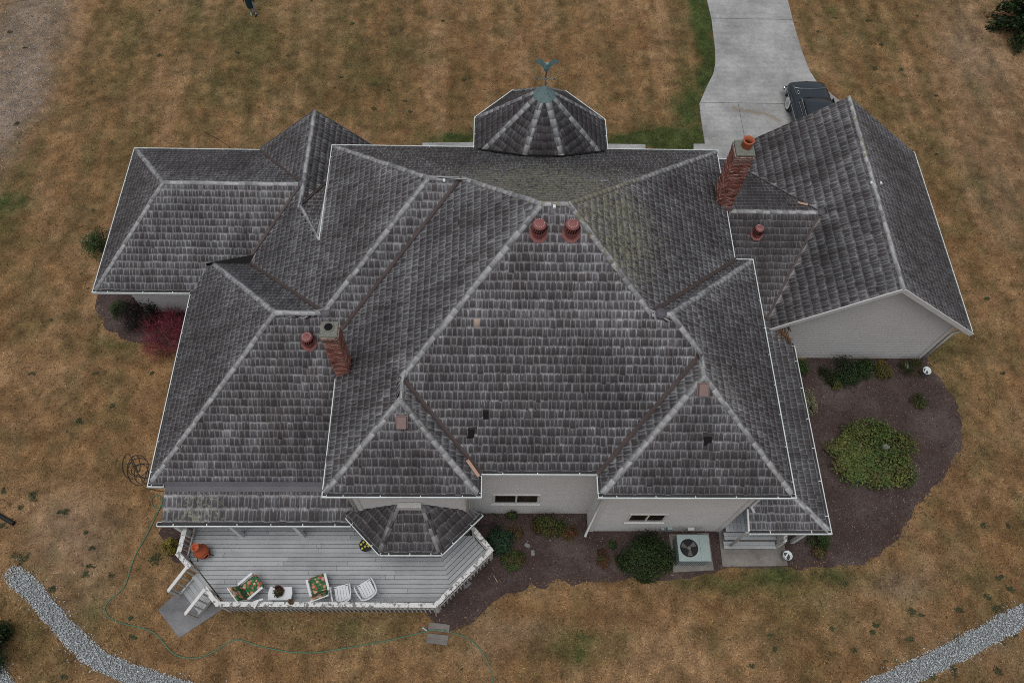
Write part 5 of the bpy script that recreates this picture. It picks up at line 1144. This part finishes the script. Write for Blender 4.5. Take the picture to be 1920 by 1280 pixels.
def resin_chair(label, x, y, rz):
    t = thing('resin_chair', label, 'chair', (x, y, DZ + .002), rz, 'plain white chairs on the deck')
    s = MB(); xs = np.linspace(-.22, .22, 6)
    for i in range(5): s.box(((xs[i] + xs[i + 1]) / 2, .0, .42 - .012 * (2 - abs(2 - i))), (.078, .42, .02))
    s.box((0, .215, .415), (.45, .05, .03)).box((0, -.215, .41), (.42, .05, .025)); s.build('seat', M_PLAST, t)
    b = MB(); K = 9
    for i in range(K):
        an = math.radians(-62 + 124 * i / (K - 1)); x0, y0 = .235 * math.sin(an), -.12 - .13 * math.cos(an); x1, y1 = .28 * math.sin(an), -.2 - .17 * math.cos(an)
        b.beam((x0, y0, .42), (x1, y1, .80 - .03 * abs(i - 4) / 4), .042, .014, (math.sin(an), -math.cos(an), 0))
    b.tube([(.29 * math.sin(a), -.2 - .175 * math.cos(a), .81 - .05 * abs(a)) for a in [math.radians(-75 + 150 * i / 14) for i in range(15)]], .026, 8); b.build('backrest', M_PLAST, t)
    for sx in (-1, 1):
        MB().tube([(sx * .27, -.24, .74), (sx * .30, -.05, .66), (sx * .30, .14, .64), (sx * .285, .22, .60), (sx * .27, .24, .42)], .026, 8).build('armrest', M_PLAST, t, True)
        for sy in (-1, 1): MB().beam((sx * .21, sy * .19, .41), (sx * .26, sy * .25 - .02, 0), .05, .04, (0, 1, 0)).build('leg', M_PLAST, t)
    return t
resin_chair('plain white chair next to the floral chair', *G(641, 1111, 1.0)[:2], math.radians(14)); resin_chair('rightmost plain white chair on the deck', *G(687, 1104, 1.0)[:2], math.radians(32))
tb = thing('side_table', 'small white resin table with a potted plant on it', 'table', (*G(525, 1112, 1.0)[:2], DZ + .002), 0)
MB().prism([(-.36, -.2), (.36, -.2), (.385, 0), (.35, .21), (-.34, .21), (-.38, 0)], .42, .45).build('table_top', M_PLAST, tb, bevel=.02)
for sx in (-1, 1):
    for sy in (-1, 1): MB().beam((sx * .28, sy * .14, .42), (sx * .31, sy * .17, 0), .05, .04, (0, 1, 0)).build('leg', M_PLAST, tb)
def potted(name, label, x, y, z, r, h, potmat, lv, cols, seed, size=.05, N=240):
    t = thing(name, label, 'plant', (x, y, z)); MB().lathe([(r * .7, 0), (r, h), (r * 1.08, h), (r * 1.08, h * .9), (r * .9, h * .9), (0, h * .9)], 18).build('pot', potmat, t, True)
    V, Fq, C, cc = leaves(N, 0, 0, lv, lv, lv * .9, size, cols, seed, clumps=10, z0=h * .85); np_mesh('foliage', V, Fq, M_LEAF, t, C); return t
x, y, _ = G(521, 1110, 1.0); potted('potted_plant', 'dark red leafed pot plant on the small table', x, y, DZ + .454, .09, .12, M_BLACK, .2, [(.03, .03, .012), (.08, .015, .02), (.05, .055, .02), (.11, .10, .05)], 31, .075, 420)
x, y, _ = G(546, 1127, CZ); potted('dried_plant', 'dried brown plant ball sitting on the front railing', x, y, CZ + .003, .06, .05, M_WOODH, .1, [(.13, .085, .05), (.09, .055, .03), (.17, .12, .075)], 32, .05, 300)
pl_ = potted('flower_planter', 'black bowl planter with yellow flowers beside the gazebo roof', *G(686, 1021, .85)[:2], DZ + .002, .2, .3, M_BLACK, .2, [(.03, .04, .016), (.02, .03, .012)], 33, .06, 260)
m = MB()
for i in range(8): a = i * 2.4; rr_ = .06 + .016 * i; m.lathe([(.0, -.01), (.04, .0), (.03, .025), (0, .03)], 8, (rr_ * math.cos(a), rr_ * math.sin(a), .46 + .01 * (i % 3)))
m.build('flowers', speckled('yellow_petal', (.55, .48, .06), .2, 20, .7), pl_)
# chiminea
x, y, _ = G(377, 1033, .95); ch = thing('chiminea', 'orange terracotta chiminea at the left end of the deck', 'fire pot', (x, y, DZ + .002), math.radians(-40))
def dent(a, z): return 1.0
b = MB().lathe([(.10, .18), (.19, .24), (.235, .36), (.235, .46), (.19, .58), (.125, .68), (.105, .78), (.10, .92), (.125, .95), (.125, 1.0), (.095, 1.0), (.085, .9), (0, .88)], 28); b.build('body', M_ORANGE, ch, True)
mo = MB(); ring = []
for k in range(20): a = 2 * math.pi * k / 20; ring.append((.272, .105 * math.cos(a), .40 + .10 * math.sin(a)))
mo.poly([(p[0] - .01 - .25 * p[1] ** 2 / .1, p[1], p[2]) for p in ring]); mo.build('mouth', M_HOLE_SHADE, ch)  # flat sheet over the closed belly, painted as its shaded opening
MB().tube([(p[0] - .012 - .25 * p[1] ** 2 / .1, p[1], p[2]) for p in ring + ring[:1]], .018, 6).build('mouth_rim', M_ORANGE, ch, True)
for k in range(3): a = 2 * math.pi * k / 3 + .5; MB().tube([(.15 * math.cos(a), .15 * math.sin(a), .24), (.26 * math.cos(a), .26 * math.sin(a), .12), (.3 * math.cos(a), .3 * math.sin(a), .0)], .014, 6).build('leg', M_DARKMETAL, ch)
MB().tube([(.2 * math.cos(a), .2 * math.sin(a), .2) for a in np.linspace(0, 6.283, 21)], .012, 6).build('stand_ring', M_DARKMETAL, ch)
x, y, _ = G(484, 1129, CZ); o = MB().beam((-.14, .02, 0), (.14, .1, .0), .05, .015).beam((.0, .05, .016), (-.09, -.17, .016), .05, .015).build('broken_slat', M_WHITE); o.location = (x, y, CZ + .012); tag(o, 'forked piece of white slat lying across the front railing', 'slat')

# ------------------------------------------------------------------ air conditioner
ac = thing('air_conditioner', 'pale green air conditioner box on a pad beside the porch steps', 'air conditioner', (6.69, 5.57, .062))
W, D, Hh = 1.02, .82, .74
cab = MB(); cab.prism([(-W / 2, -D / 2), (W / 2, -D / 2), (W / 2, D / 2), (-W / 2, D / 2)], 0, Hh - .03); cab.build('cabinet', M_ACDARK, ac)
for i in range(14):
    xx = -W / 2 + .04 + i * (W - .08) / 13; MB().box((xx, -D / 2 - .006, Hh / 2 - .02), (.045, .014, Hh - .1)).build('slat', M_ACGREEN, ac)
for i in range(11):
    yy = -D / 2 + .04 + i * (D - .08) / 10
    for sx in (-1, 1): MB().box((sx * (W / 2 + .006), yy, Hh / 2 - .02), (.014, .045, Hh - .1)).build('slat', M_ACGREEN, ac)
tp = MB(); seg = 40; cx_, cy_, R_ = -.16, .0, .30; n0 = 0
outer = []
for k in range(seg):
    a = 2 * math.pi * k / seg; c_, s_ = math.cos(a), math.sin(a); hx = (W / 2 + .02 - cx_) if c_ > 0 else (W / 2 + .02 + cx_); hy = D / 2 + .02; q = min(hx / abs(c_) if abs(c_) > 1e-6 else 9, hy / abs(s_) if abs(s_) > 1e-6 else 9); outer.append((cx_ + c_ * q, s_ * q))
for k in range(seg):
    k2 = (k + 1) % seg; a, b2 = 2 * math.pi * k / seg, 2 * math.pi * k2 / seg; i0, i1 = (cx_ + R_ * math.cos(a), R_ * math.sin(a)), (cx_ + R_ * math.cos(b2), R_ * math.sin(b2))
    tp.poly([(*i0, Hh), (*outer[k], Hh), (*outer[k2], Hh), (*i1, Hh)]); tp.poly([(*outer[k2], Hh), (*outer[k], Hh), (*outer[k], Hh - .05), (*outer[k2], Hh - .05)]); tp.poly([(*i0, Hh), (*i1, Hh), (*i1, Hh - .03), (*i0, Hh - .03)])
corn = [(-W / 2 - .02, -D / 2 - .02), (W / 2 + .02, -D / 2 - .02), (W / 2 + .02, D / 2 + .02), (-W / 2 - .02, D / 2 + .02)]
for c_ in corn:
    near = sorted(range(seg), key=lambda k: (outer[k][0] - c_[0]) ** 2 + (outer[k][1] - c_[1]) ** 2)[:2]; near = sorted(near) if abs(near[0] - near[1]) == 1 else sorted(near, reverse=True)
    tp.poly([(*outer[near[0]], Hh), (*c_, Hh), (*outer[near[1]], Hh)])
tp.build('top', M_ACGREEN, ac); MB().box((.36, 0, Hh + .012), (.30, D + .02, .02)).build('side_lid', M_ACGREEN, ac)
fb = MB().lathe([(.06, 0), (.06, .03), (0, .035)], 14, (cx_, 0, Hh - .035))
for k in range(3):
    a = 2 * math.pi * k / 3 + .6; fb.poly([(cx_ + .05 * math.cos(a), .05 * math.sin(a), Hh - .03), (cx_ + .26 * math.cos(a - .35), .26 * math.sin(a - .35), Hh - .028), (cx_ + .27 * math.cos(a + .3), .27 * math.sin(a + .3), Hh - .012), (cx_ + .07 * math.cos(a + .7), .07 * math.sin(a + .7), Hh - .012)])
fb.build('fan', speckled('dusty_fan_metal', (.12, .11, .105), .3, 10, .6), ac)
gr = MB()
for rr_ in (.08, .14, .2, .26): gr.tube([(cx_ + rr_ * math.cos(a), rr_ * math.sin(a), Hh + .006) for a in np.linspace(0, 6.2832, 33)], .0035, 4)
gr.build('fan_guard', M_DARKMETAL, ac)

# ------------------------------------------------------------------ hoses, tools, small things on the ground
def ground_line(name, label, cat, px, r, mat, z=None, loops=2, seg=6, zs=None):
    pts = smooth_poly([GX(*p) for p in px], loops, False); z = r + .004 if z is None else z
    P = [(p[0], p[1], z if zs is None else zs(p[0], p[1], z)) for p in pts]; return tag(MB().tube(P, r, seg).build(name, mat, smooth=True), label, cat)
hz = lambda x, y, z: .115 if inside([(p[0], p[1]) for p in smooth_poly(PAD_HOSE, 0)], np.array([x]), np.array([y]))[0] else .03
loop = [(295 + 11 * math.cos(a), 940 + 12 * math.sin(a)) for a in np.linspace(.4, 6.2, 11)]
ground_line('garden_hose', 'green garden hose snaking across the front lawn', 'hose', [(330, 957), (306, 953)] + loop[::1] + [(302, 948), (296, 962), (287, 980), (272, 1010), (256, 1036), (247, 1060), (240, 1085), (233, 1103), (213, 1118), (198, 1133), (197, 1146), (206, 1158), (226, 1168), (255, 1174), (281, 1181), (298, 1192), (312, 1211), (326, 1226), (346, 1233), (371, 1234), (396, 1225), (416, 1212), (438, 1198), (456, 1200), (490, 1212), (540, 1222), (590, 1224), (640, 1216), (700, 1205), (740, 1198), (772, 1190), (795, 1184), (822, 1180), (845, 1185), (868, 1191), (890, 1205), (908, 1226), (919, 1252), (926, 1285), (930, 1320)], .019, M_HOSE, zs=hz)
cb = [GX(*p) for p in [(803, 1181), (842, 1186), (844, 1171), (805, 1166)]]; slab_thing('concrete_block', cb, .09, M_CONC2, 'mossy concrete block above the hose at the lawn edge', 'block')
cb = [GX(*p) for p in [(799, 1205), (838, 1210), (842, 1191), (802, 1187)]]; slab_thing('concrete_block', cb, .09, M_CONC2, 'leaf strewn concrete block below the hose at the lawn edge', 'block')
x, y, _ = G(798, 1179); o = MB().tube([(0, 0, 0), (.08, -.05, 0), (.16, -.1, .01)], [.03, .022, .03], 8).build('hose_nozzle', speckled('pale_blue_plastic', (.35, .42, .5), .15, 9, .5)); o.location = (x - .1, y + .05, .035); tag(o, 'pale hose nozzle beside the concrete blocks', 'nozzle')
rr = random.Random(5); coil = []
for k in range(5):
    cu, cv, ru, rv = 258 + rr.uniform(-12, 14), 878 + rr.uniform(-10, 12), rr.uniform(14, 27), rr.uniform(12, 28)
    coil += [(cu + ru * math.cos(a), cv + rv * math.sin(a)) for a in np.linspace(k * 1.3, k * 1.3 + 5.6, 9)]
ground_line('black_hose', 'tangled coil of thin black hose by the lower left eave', 'hose', [(330, 860), (300, 868)] + coil + [(270, 912), (300, 922), (330, 920)], .012, M_BLACK)
ground_line('cable', 'thin dark cable on the grass above the left wing', 'cable', [(384, 249), (398, 256), (412, 263), (424, 271), (440, 285)], .011, M_BLACK)
ground_line('garden_hose', 'coiled dark hose on the mulch under the gazebo eave', 'hose', [(904 + 24 * math.cos(a) * (1 + .03 * a), 972 + 14 * math.sin(a)) for a in np.linspace(0, 14, 34)], .012, M_BLACK)
x, y, _ = G(28, 982); x2, y2, _ = G(-30, 950); o = MB().tube([(x, y, .075), (x2, y2, .075)], .075, 16).build('black_pipe', M_BLACK, smooth=False); tag(o, 'thick black pipe lying at the left edge of the lawn', 'pipe')
hm = thing('hammer', 'hammer with a pale wooden handle lying on the mulch', 'hammer', G(925, 1077, .03)); p2_ = Vector(G(933, 1091, .03)) - Vector(G(925, 1077, .03))
MB().tube([(0, 0, 0), tuple(p2_)], [.011, .016], 8).build('handle', M_WOODH, hm); MB().box((0, 0, 0), (.13, .035, .035), math.atan2(p2_.y, p2_.x) + 1.57).build('head', M_DARKMETAL, hm)
for i, (px, l) in enumerate((([(532, 1192), (537, 1184)], 'short pale stick on the lawn below the deck'), ([(573, 1163), (583, 1161), (592, 1153)], 'crooked pale twig on the grass under the front railing'), ([(393, 1180), (402, 1163)], 'thin straw coloured stick right of the stair pad'))):
    ground_line('stick', l, 'stick', px, .012, M_WOODH, loops=1)
ground_line('wooden_stake', 'thin wooden stake on the ground at the deck corner', 'stake', [(817, 1143), (818, 1155)], .018, M_WOODH, loops=1)
def rock(label, u, v, sx, sy, sz, rz, mat=M_ROCK):
    bm = bmesh.new(); bmesh.ops.create_icosphere(bm, subdivisions=2, radius=1); r = random.Random(u)
    for q in bm.verts:
        f = 1 + r.uniform(-.13, .13); q.co = Vector((max(-.75, min(.75, q.co.x * f)) * sx, max(-.75, min(.75, q.co.y * f)) * sy, max(-.6, min(.6, q.co.z * f)) * sz))
    me = bpy.data.meshes.new('stone'); bm.to_mesh(me); bm.free(); me.materials.append(mat); o = bpy.data.objects.new('stone', me); o.location = G(u, v, sz * .5); o.rotation_euler = (0, 0, rz); link(o); return tag(o, label, 'stone')
rock('flat grey stone on the mulch, upper of two', 989, 1022, .13, .09, .06, -.5); rock('upright grey stone on the mulch, lower of two', 999, 1036, .085, .13, .07, .05)
rock('pale rock in the middle of the leafy ground cover', 1656, 841, .16, .14, .42, .3, M_CROWN); rock('grey block standing on the mulch by the garage wall', 1698, 686, .1, .2, .2, .1)
rock('stone slab at the foot of the slanted railing', 876, 1096, .2, .09, .05, .7)
def bucket(label, u, v, fill=True, tilt=0.):
    t = thing('bucket', label, 'bucket', G(u, v, 0)); t.rotation_euler = (tilt, tilt * .5, 0)
    b = MB().lathe([(.125, .0), (.15, .34), (.16, .34), (.16, .37), (.145, .37), (.12, .02), (0, .02)], 28); b.build('body', M_BUCKET, t, True)
    MB().tube([(.16 * math.cos(a), .16 * math.sin(a) , .33 - .12 * math.sin(a) * .3) for a in np.linspace(3.3, 6.1, 12)], .006, 5).build('handle', M_DARKMETAL, t)
    if fill: MB().lathe([(.135, .2), (0, .205)], 20).build('water', speckled('dark_water', (.05, .06, .06), .3, 12, .1), t); MB().box((.01, .02, .24), (.16, .04, .02), .9).box((-.04, -.03, .235), (.03, .12, .02), .4).build('rag', M_BUCKET, t)
    return t
bucket('open white bucket on the concrete pad by the porch steps', 1470, 1045); bucket('white bucket on the mulch edge at the garage corner', 1728, 700, True, .12)
db = MB(); r = random.Random(3)
for k in range(26):
    u, v = r.uniform(1455, 1482), r.uniform(600, 634); p = G(u, v, 2.62); a = r.uniform(0, 3.1); L = r.uniform(.06, .25); zz = RF['PE'][0].z(p[0], p[1]) + .05; db.beam((p[0] - L * math.cos(a), p[1] - L * math.sin(a), zz), (p[0] + L * math.cos(a), p[1] + L * math.sin(a), zz + .02), .03, .012)
db.build('leaf_litter', speckled('leaf_litter_brown', (.10, .055, .025), .6, 8, .9), house)

# ------------------------------------------------------------------ the old car
car = thing('vintage_car', 'dark navy vintage sedan parked on the driveway behind the garage', 'car', (14.42, 24.5, .047), math.radians(1.5))
def loft(st, sec, seg_close=True):
    m = MB(); k = len(sec(*st[0][1:]))
    for s_ in st: m.v += [(x, s_[0], z) for x, z in sec(*s_[1:])]
    for i in range(len(st) - 1):
        for j in range(k):
            j2 = (j + 1) % k; m.f.append((i * k + j, (i + 1) * k + j, (i + 1) * k + j2, i * k + j2))
    m.f.append(tuple(range(k))); m.f.append(tuple((len(st) - 1) * k + j for j in reversed(range(k)))); return m
def sec_body(wd, top, bot=.27): return [(-wd * .8, bot), (-wd * .97, bot + .12), (-wd, .55), (-wd * .985, top - .16), (-wd * .93, top - .05), (-wd * .72, top), (-wd * .3, top + .025), (0, top + .032), (wd * .3, top + .025), (wd * .72, top), (wd * .93, top - .05), (wd * .985, top - .16), (wd, .55), (wd * .97, bot + .12), (wd * .8, bot)]
b = loft([(-2.36, .55, .72), (-2.28, .74, .86), (-1.9, .84, .95), (-1.0, .88, 1.0), (0, .89, 1.0), (1.0, .89, .99), (1.7, .88, .94), (2.1, .86, .88), (2.25, .82, .82), (2.32, .74, .72)], sec_body).build('body', M_CAR, car, True)
def sec_cab(wd, top): return [(-wd, .9), (-wd * .96, top - .18), (-wd * .82, top - .04), (-wd * .4, top), (0, top + .01), (wd * .4, top), (wd * .82, top - .04), (wd * .96, top - .18), (wd, .9)]
loft([(-1.15, .66, 1.0), (-.65, .70, 1.40), (-.2, .71, 1.49), (.3, .71, 1.48), (.7, .69, 1.38), (1.1, .64, 1.0)], sec_cab).build('cabin', M_CAR, car, True)
MB().poly([(-.5, 1.10, 1.035), (.5, 1.10, 1.035), (.52, .76, 1.36), (-.52, .76, 1.36)]).build('rear_window', M_GLASS, car); MB().poly([(-.55, -1.03, 1.04), (-.57, -.6, 1.37), (.57, -.6, 1.37), (.55, -1.03, 1.04)]).build('windshield', M_GLASS, car)
for sx in (-1, 1):
    for ya, yb in ((-.62, .08), (.14, .82)):
        w_ = MB().poly([(sx * .725, ya, 1.06), (sx * .725, yb, 1.06), (sx * .715, yb - .06 * (yb > .5), 1.30), (sx * .715, ya + .1 * (ya < -.5), 1.30)]); w_.build('side_window', M_GLASS, car)
        MB().tube([(sx * .733, ya, 1.05), (sx * .733, yb, 1.05), (sx * .722, yb - .06 * (yb > .5), 1.31), (sx * .722, ya + .1 * (ya < -.5), 1.31), (sx * .733, ya, 1.05)], .014, 6).build('window_trim', M_CHROME, car)
    for yy in (-1.45, 1.42):
        wh = bpy.data.objects.new('wheel', None); link(wh, car); wh.location = (sx * .80, yy, .33); wh.rotation_euler = (0, math.radians(90), 0)
        MB().lathe([(.2, -.09), (.31, -.09), (.33, -.05), (.33, .05), (.31, .09), (.2, .09)], 26).build('tyre', M_RUBBER, wh, True); MB().lathe([(0, -.1), (.12, -.1), (.2, -.085), (.2, .085), (.12, .1), (0, .105)], 22).build('hubcap', M_CHROME, wh, True); MB().lathe([(.22, -.092), (.28, -.094), (.28, .094), (.22, .092)], 22).build('whitewall', M_BUCKET, wh, True)
        MB().tube([(sx * .87, yy + .48 * math.cos(a), .33 + .45 * math.sin(a)) for a in np.linspace(0, math.pi, 13)], .05, 8).build('fender', M_CAR, car, True)
    MB().lathe([(0, 0), (.06, .0), (.06, .03), (0, .05)], 14, (sx * .62, 2.28, .62)).build('tail_light', speckled('tail_lens', (.25, .02, .02), .1, 9, .2), car); MB().lathe([(0, 0), (.1, 0), (.1, .04), (0, .07)], 18, (sx * .6, -2.36, .66)).build('headlight', M_CHROME, car)
    MB().tube([(sx * .885, -2.0, .62), (sx * .9, 0, .66), (sx * .89, 2.1, .6)], .014, 6).build('side_trim', M_CHROME, car)
for yy in (-2.46, 2.42): MB().tube([(-.93, yy - .22 * (1 if yy > 0 else -1), .44), (-.88, yy - .06 * (1 if yy > 0 else -1), .44), (-.4, yy, .44), (.4, yy, .44), (.88, yy - .06 * (1 if yy > 0 else -1), .44), (.93, yy - .22 * (1 if yy > 0 else -1), .44)], .06, 8).build('bumper', M_CHROME, car, True)
MB().tube([(-.72, 1.9, .925), (-.70, 1.72, .965), (-.4, 1.66, .992), (0, 1.64, 1.0), (.4, 1.66, .992), (.70, 1.72, .965), (.72, 1.9, .925)], .011, 6).build('trunk_trim', M_CHROME, car)
MB().tube([(-.72, 1.9, .925), (-.735, 1.45, .985), (-.73, 1.3, 1.0)], .01, 6).build('trunk_trim', M_CHROME, car)
MB().tube([(-.62 + .05 * math.cos(a), 1.42 + .11 * math.sin(a), 1.005) for a in np.linspace(0, 6.283, 17)], .009, 5).build('fuel_cap_ring', M_CHROME, car)
MB().tube([(0, 2.32, .55), (0, 2.33, .75), (0, 2.2, .87)], .04, 8).build('trunk_handle', M_CAR, car, True)

# ------------------------------------------------------------------ the person walking at the top edge
px, py, _ = G(476, 27); per = thing('person', 'person in a dark coat and pale trousers walking at the top edge of the lawn', 'person', (px, py, 0), 0)
def skin(name, V_, E_, R_, mat, parent, root=0):
    bm = bmesh.new(); lay = bm.verts.layers.skin.verify(); vs_ = [bm.verts.new(v) for v in V_]
    for e in E_: bm.edges.new((vs_[e[0]], vs_[e[1]]))
    for i, v in enumerate(vs_):
        r_ = R_[i]; v[lay].radius = r_ if hasattr(r_, '__len__') else (r_, r_); v[lay].use_root = (i == root)
    me = bpy.data.meshes.new(name); bm.to_mesh(me); bm.free(); me.materials.append(mat); o = link(bpy.data.objects.new(name, me), parent)
    sk = o.modifiers.new('skin', 'SKIN'); sk.use_smooth_shade = True; ss = o.modifiers.new('sub', 'SUBSURF'); ss.levels = 2; ss.render_levels = 2; return o
def mk_person_mat():
    t = NT('person_clothes'); z = t.n('SeparateXYZ', {0: t.obj()}).outputs[2]; n = t.noise(t.obj(), 30, 3)
    skin_c = t.ramp(n, [(.3, (.36, .22, .16)), (.7, (.45, .29, .22))]); tr = t.ramp(n, [(.3, (.22, .215, .23)), (.7, (.34, .33, .35))]); coat = t.ramp(n, [(.3, (.008, .028, .034)), (.7, (.014, .045, .05))])
    c = t.mix(t.math('GREATER_THAN', z, .8), tr, coat); c = t.mix(t.math('GREATER_THAN', z, 1.47), c, skin_c); return t.done(c, .85)

PV = [(0, 0, .95), (0, 0, 1.15), (0, 0, 1.36), (0, 0, 1.47), (0, -.02, 1.56), (0, -.02, 1.68),
      (-.09, 0, .88), (-.10, -.06, .50), (-.10, .06, .10), (-.10, -.10, .05), (.09, 0, .88), (.12, -.04, .50), (.13, -.02, .09), (.13, -.16, .05),
      (-.19, 0, 1.40), (-.25, .05, 1.12), (-.24, -.08, .90), (.19, 0, 1.40), (.25, .04, 1.12), (.25, -.08, .90),
      (-.24, -.12, .83), (-.23, -.14, .77), (-.25, -.13, .77), (-.26, -.12, .775), (-.265, -.11, .785), (-.21, -.14, .83),
      (.25, -.12, .83), (.24, -.14, .77), (.26, -.13, .77), (.27, -.12, .775), (.275, -.11, .785), (.22, -.14, .83)]
PE_ = [(0, 1), (1, 2), (2, 3), (3, 4), (4, 5), (0, 6), (6, 7), (7, 8), (8, 9), (0, 10), (10, 11), (11, 12), (12, 13), (2, 14), (14, 15), (15, 16), (2, 17), (17, 18), (18, 19),
       (16, 20), (20, 21), (20, 22), (20, 23), (20, 24), (16, 25), (19, 26), (26, 27), (26, 28), (26, 29), (26, 30), (19, 31)]
PR = [(.15, .11), (.14, .10), (.15, .10), .06, .085, .075, .085, .062, .045, .04, .085, .062, .045, .04, .055, .042, .032, .055, .042, .032] + [.03, .009, .009, .009, .008, .01] * 2
skin('body', PV, PE_, PR, mk_person_mat(), per)
M_COAT = speckled('dark_teal_coat', (.010, .034, .040), .3, 8, .85)
c = MB().lathe([(.20, .42), (.205, .6), (.19, .9), (.17, 1.1), (.185, 1.3), (.13, 1.45), (.09, 1.48)], 22, (-.03, .0, 0), lambda a, z: (1 - .28 * abs(math.sin(a))) * (1 + .03 * math.sin(5 * a))); c.f = c.f[:-2]; c.build('coat', M_COAT, per, True)
MB().lathe([(.0, -.05), (.085, -.03), (.1, .04), (.075, .1), (0, .12)], 18, (0, .0, 1.66)).build('hair', speckled('brown_hair', (.05, .03, .02), .3, 20, .7), per, True)
for n_, x, y, mt, rz in (('shoe', -.11, -.03, speckled('pale_green_shoe', (.20, .36, .25), .2, 14, .6), .35), ('shoe', .13, -.08, M_BLACK, -.1)):
    q = MB().lathe([(.0, 0), (.05, .005), (.055, .04), (.045, .085), (0, .1)], 14); q.v = [(v[0], v[1] * 2.6, v[2]) for v in q.v]; o = q.build(n_, mt, per, True); o.location = (x, y - .02, 0); o.rotation_euler = (0, 0, rz)
for sx in (-1, 1): MB().lathe([(0, -.01), (.011, 0), (0, .01)], 8, (sx * .035, -.105, 1.64)).build('eye', M_BLACK, per)
MB().box((0, -.115, 1.615), (.022, .03, .04)).build('nose', speckled('skin_tone', (.4, .25, .19), .1, 9, .6), per, bevel=.008); MB().box((0, -.1, 1.575), (.05, .012, .01)).build('mouth', speckled('lip', (.3, .11, .10), .1, 9, .6), per)
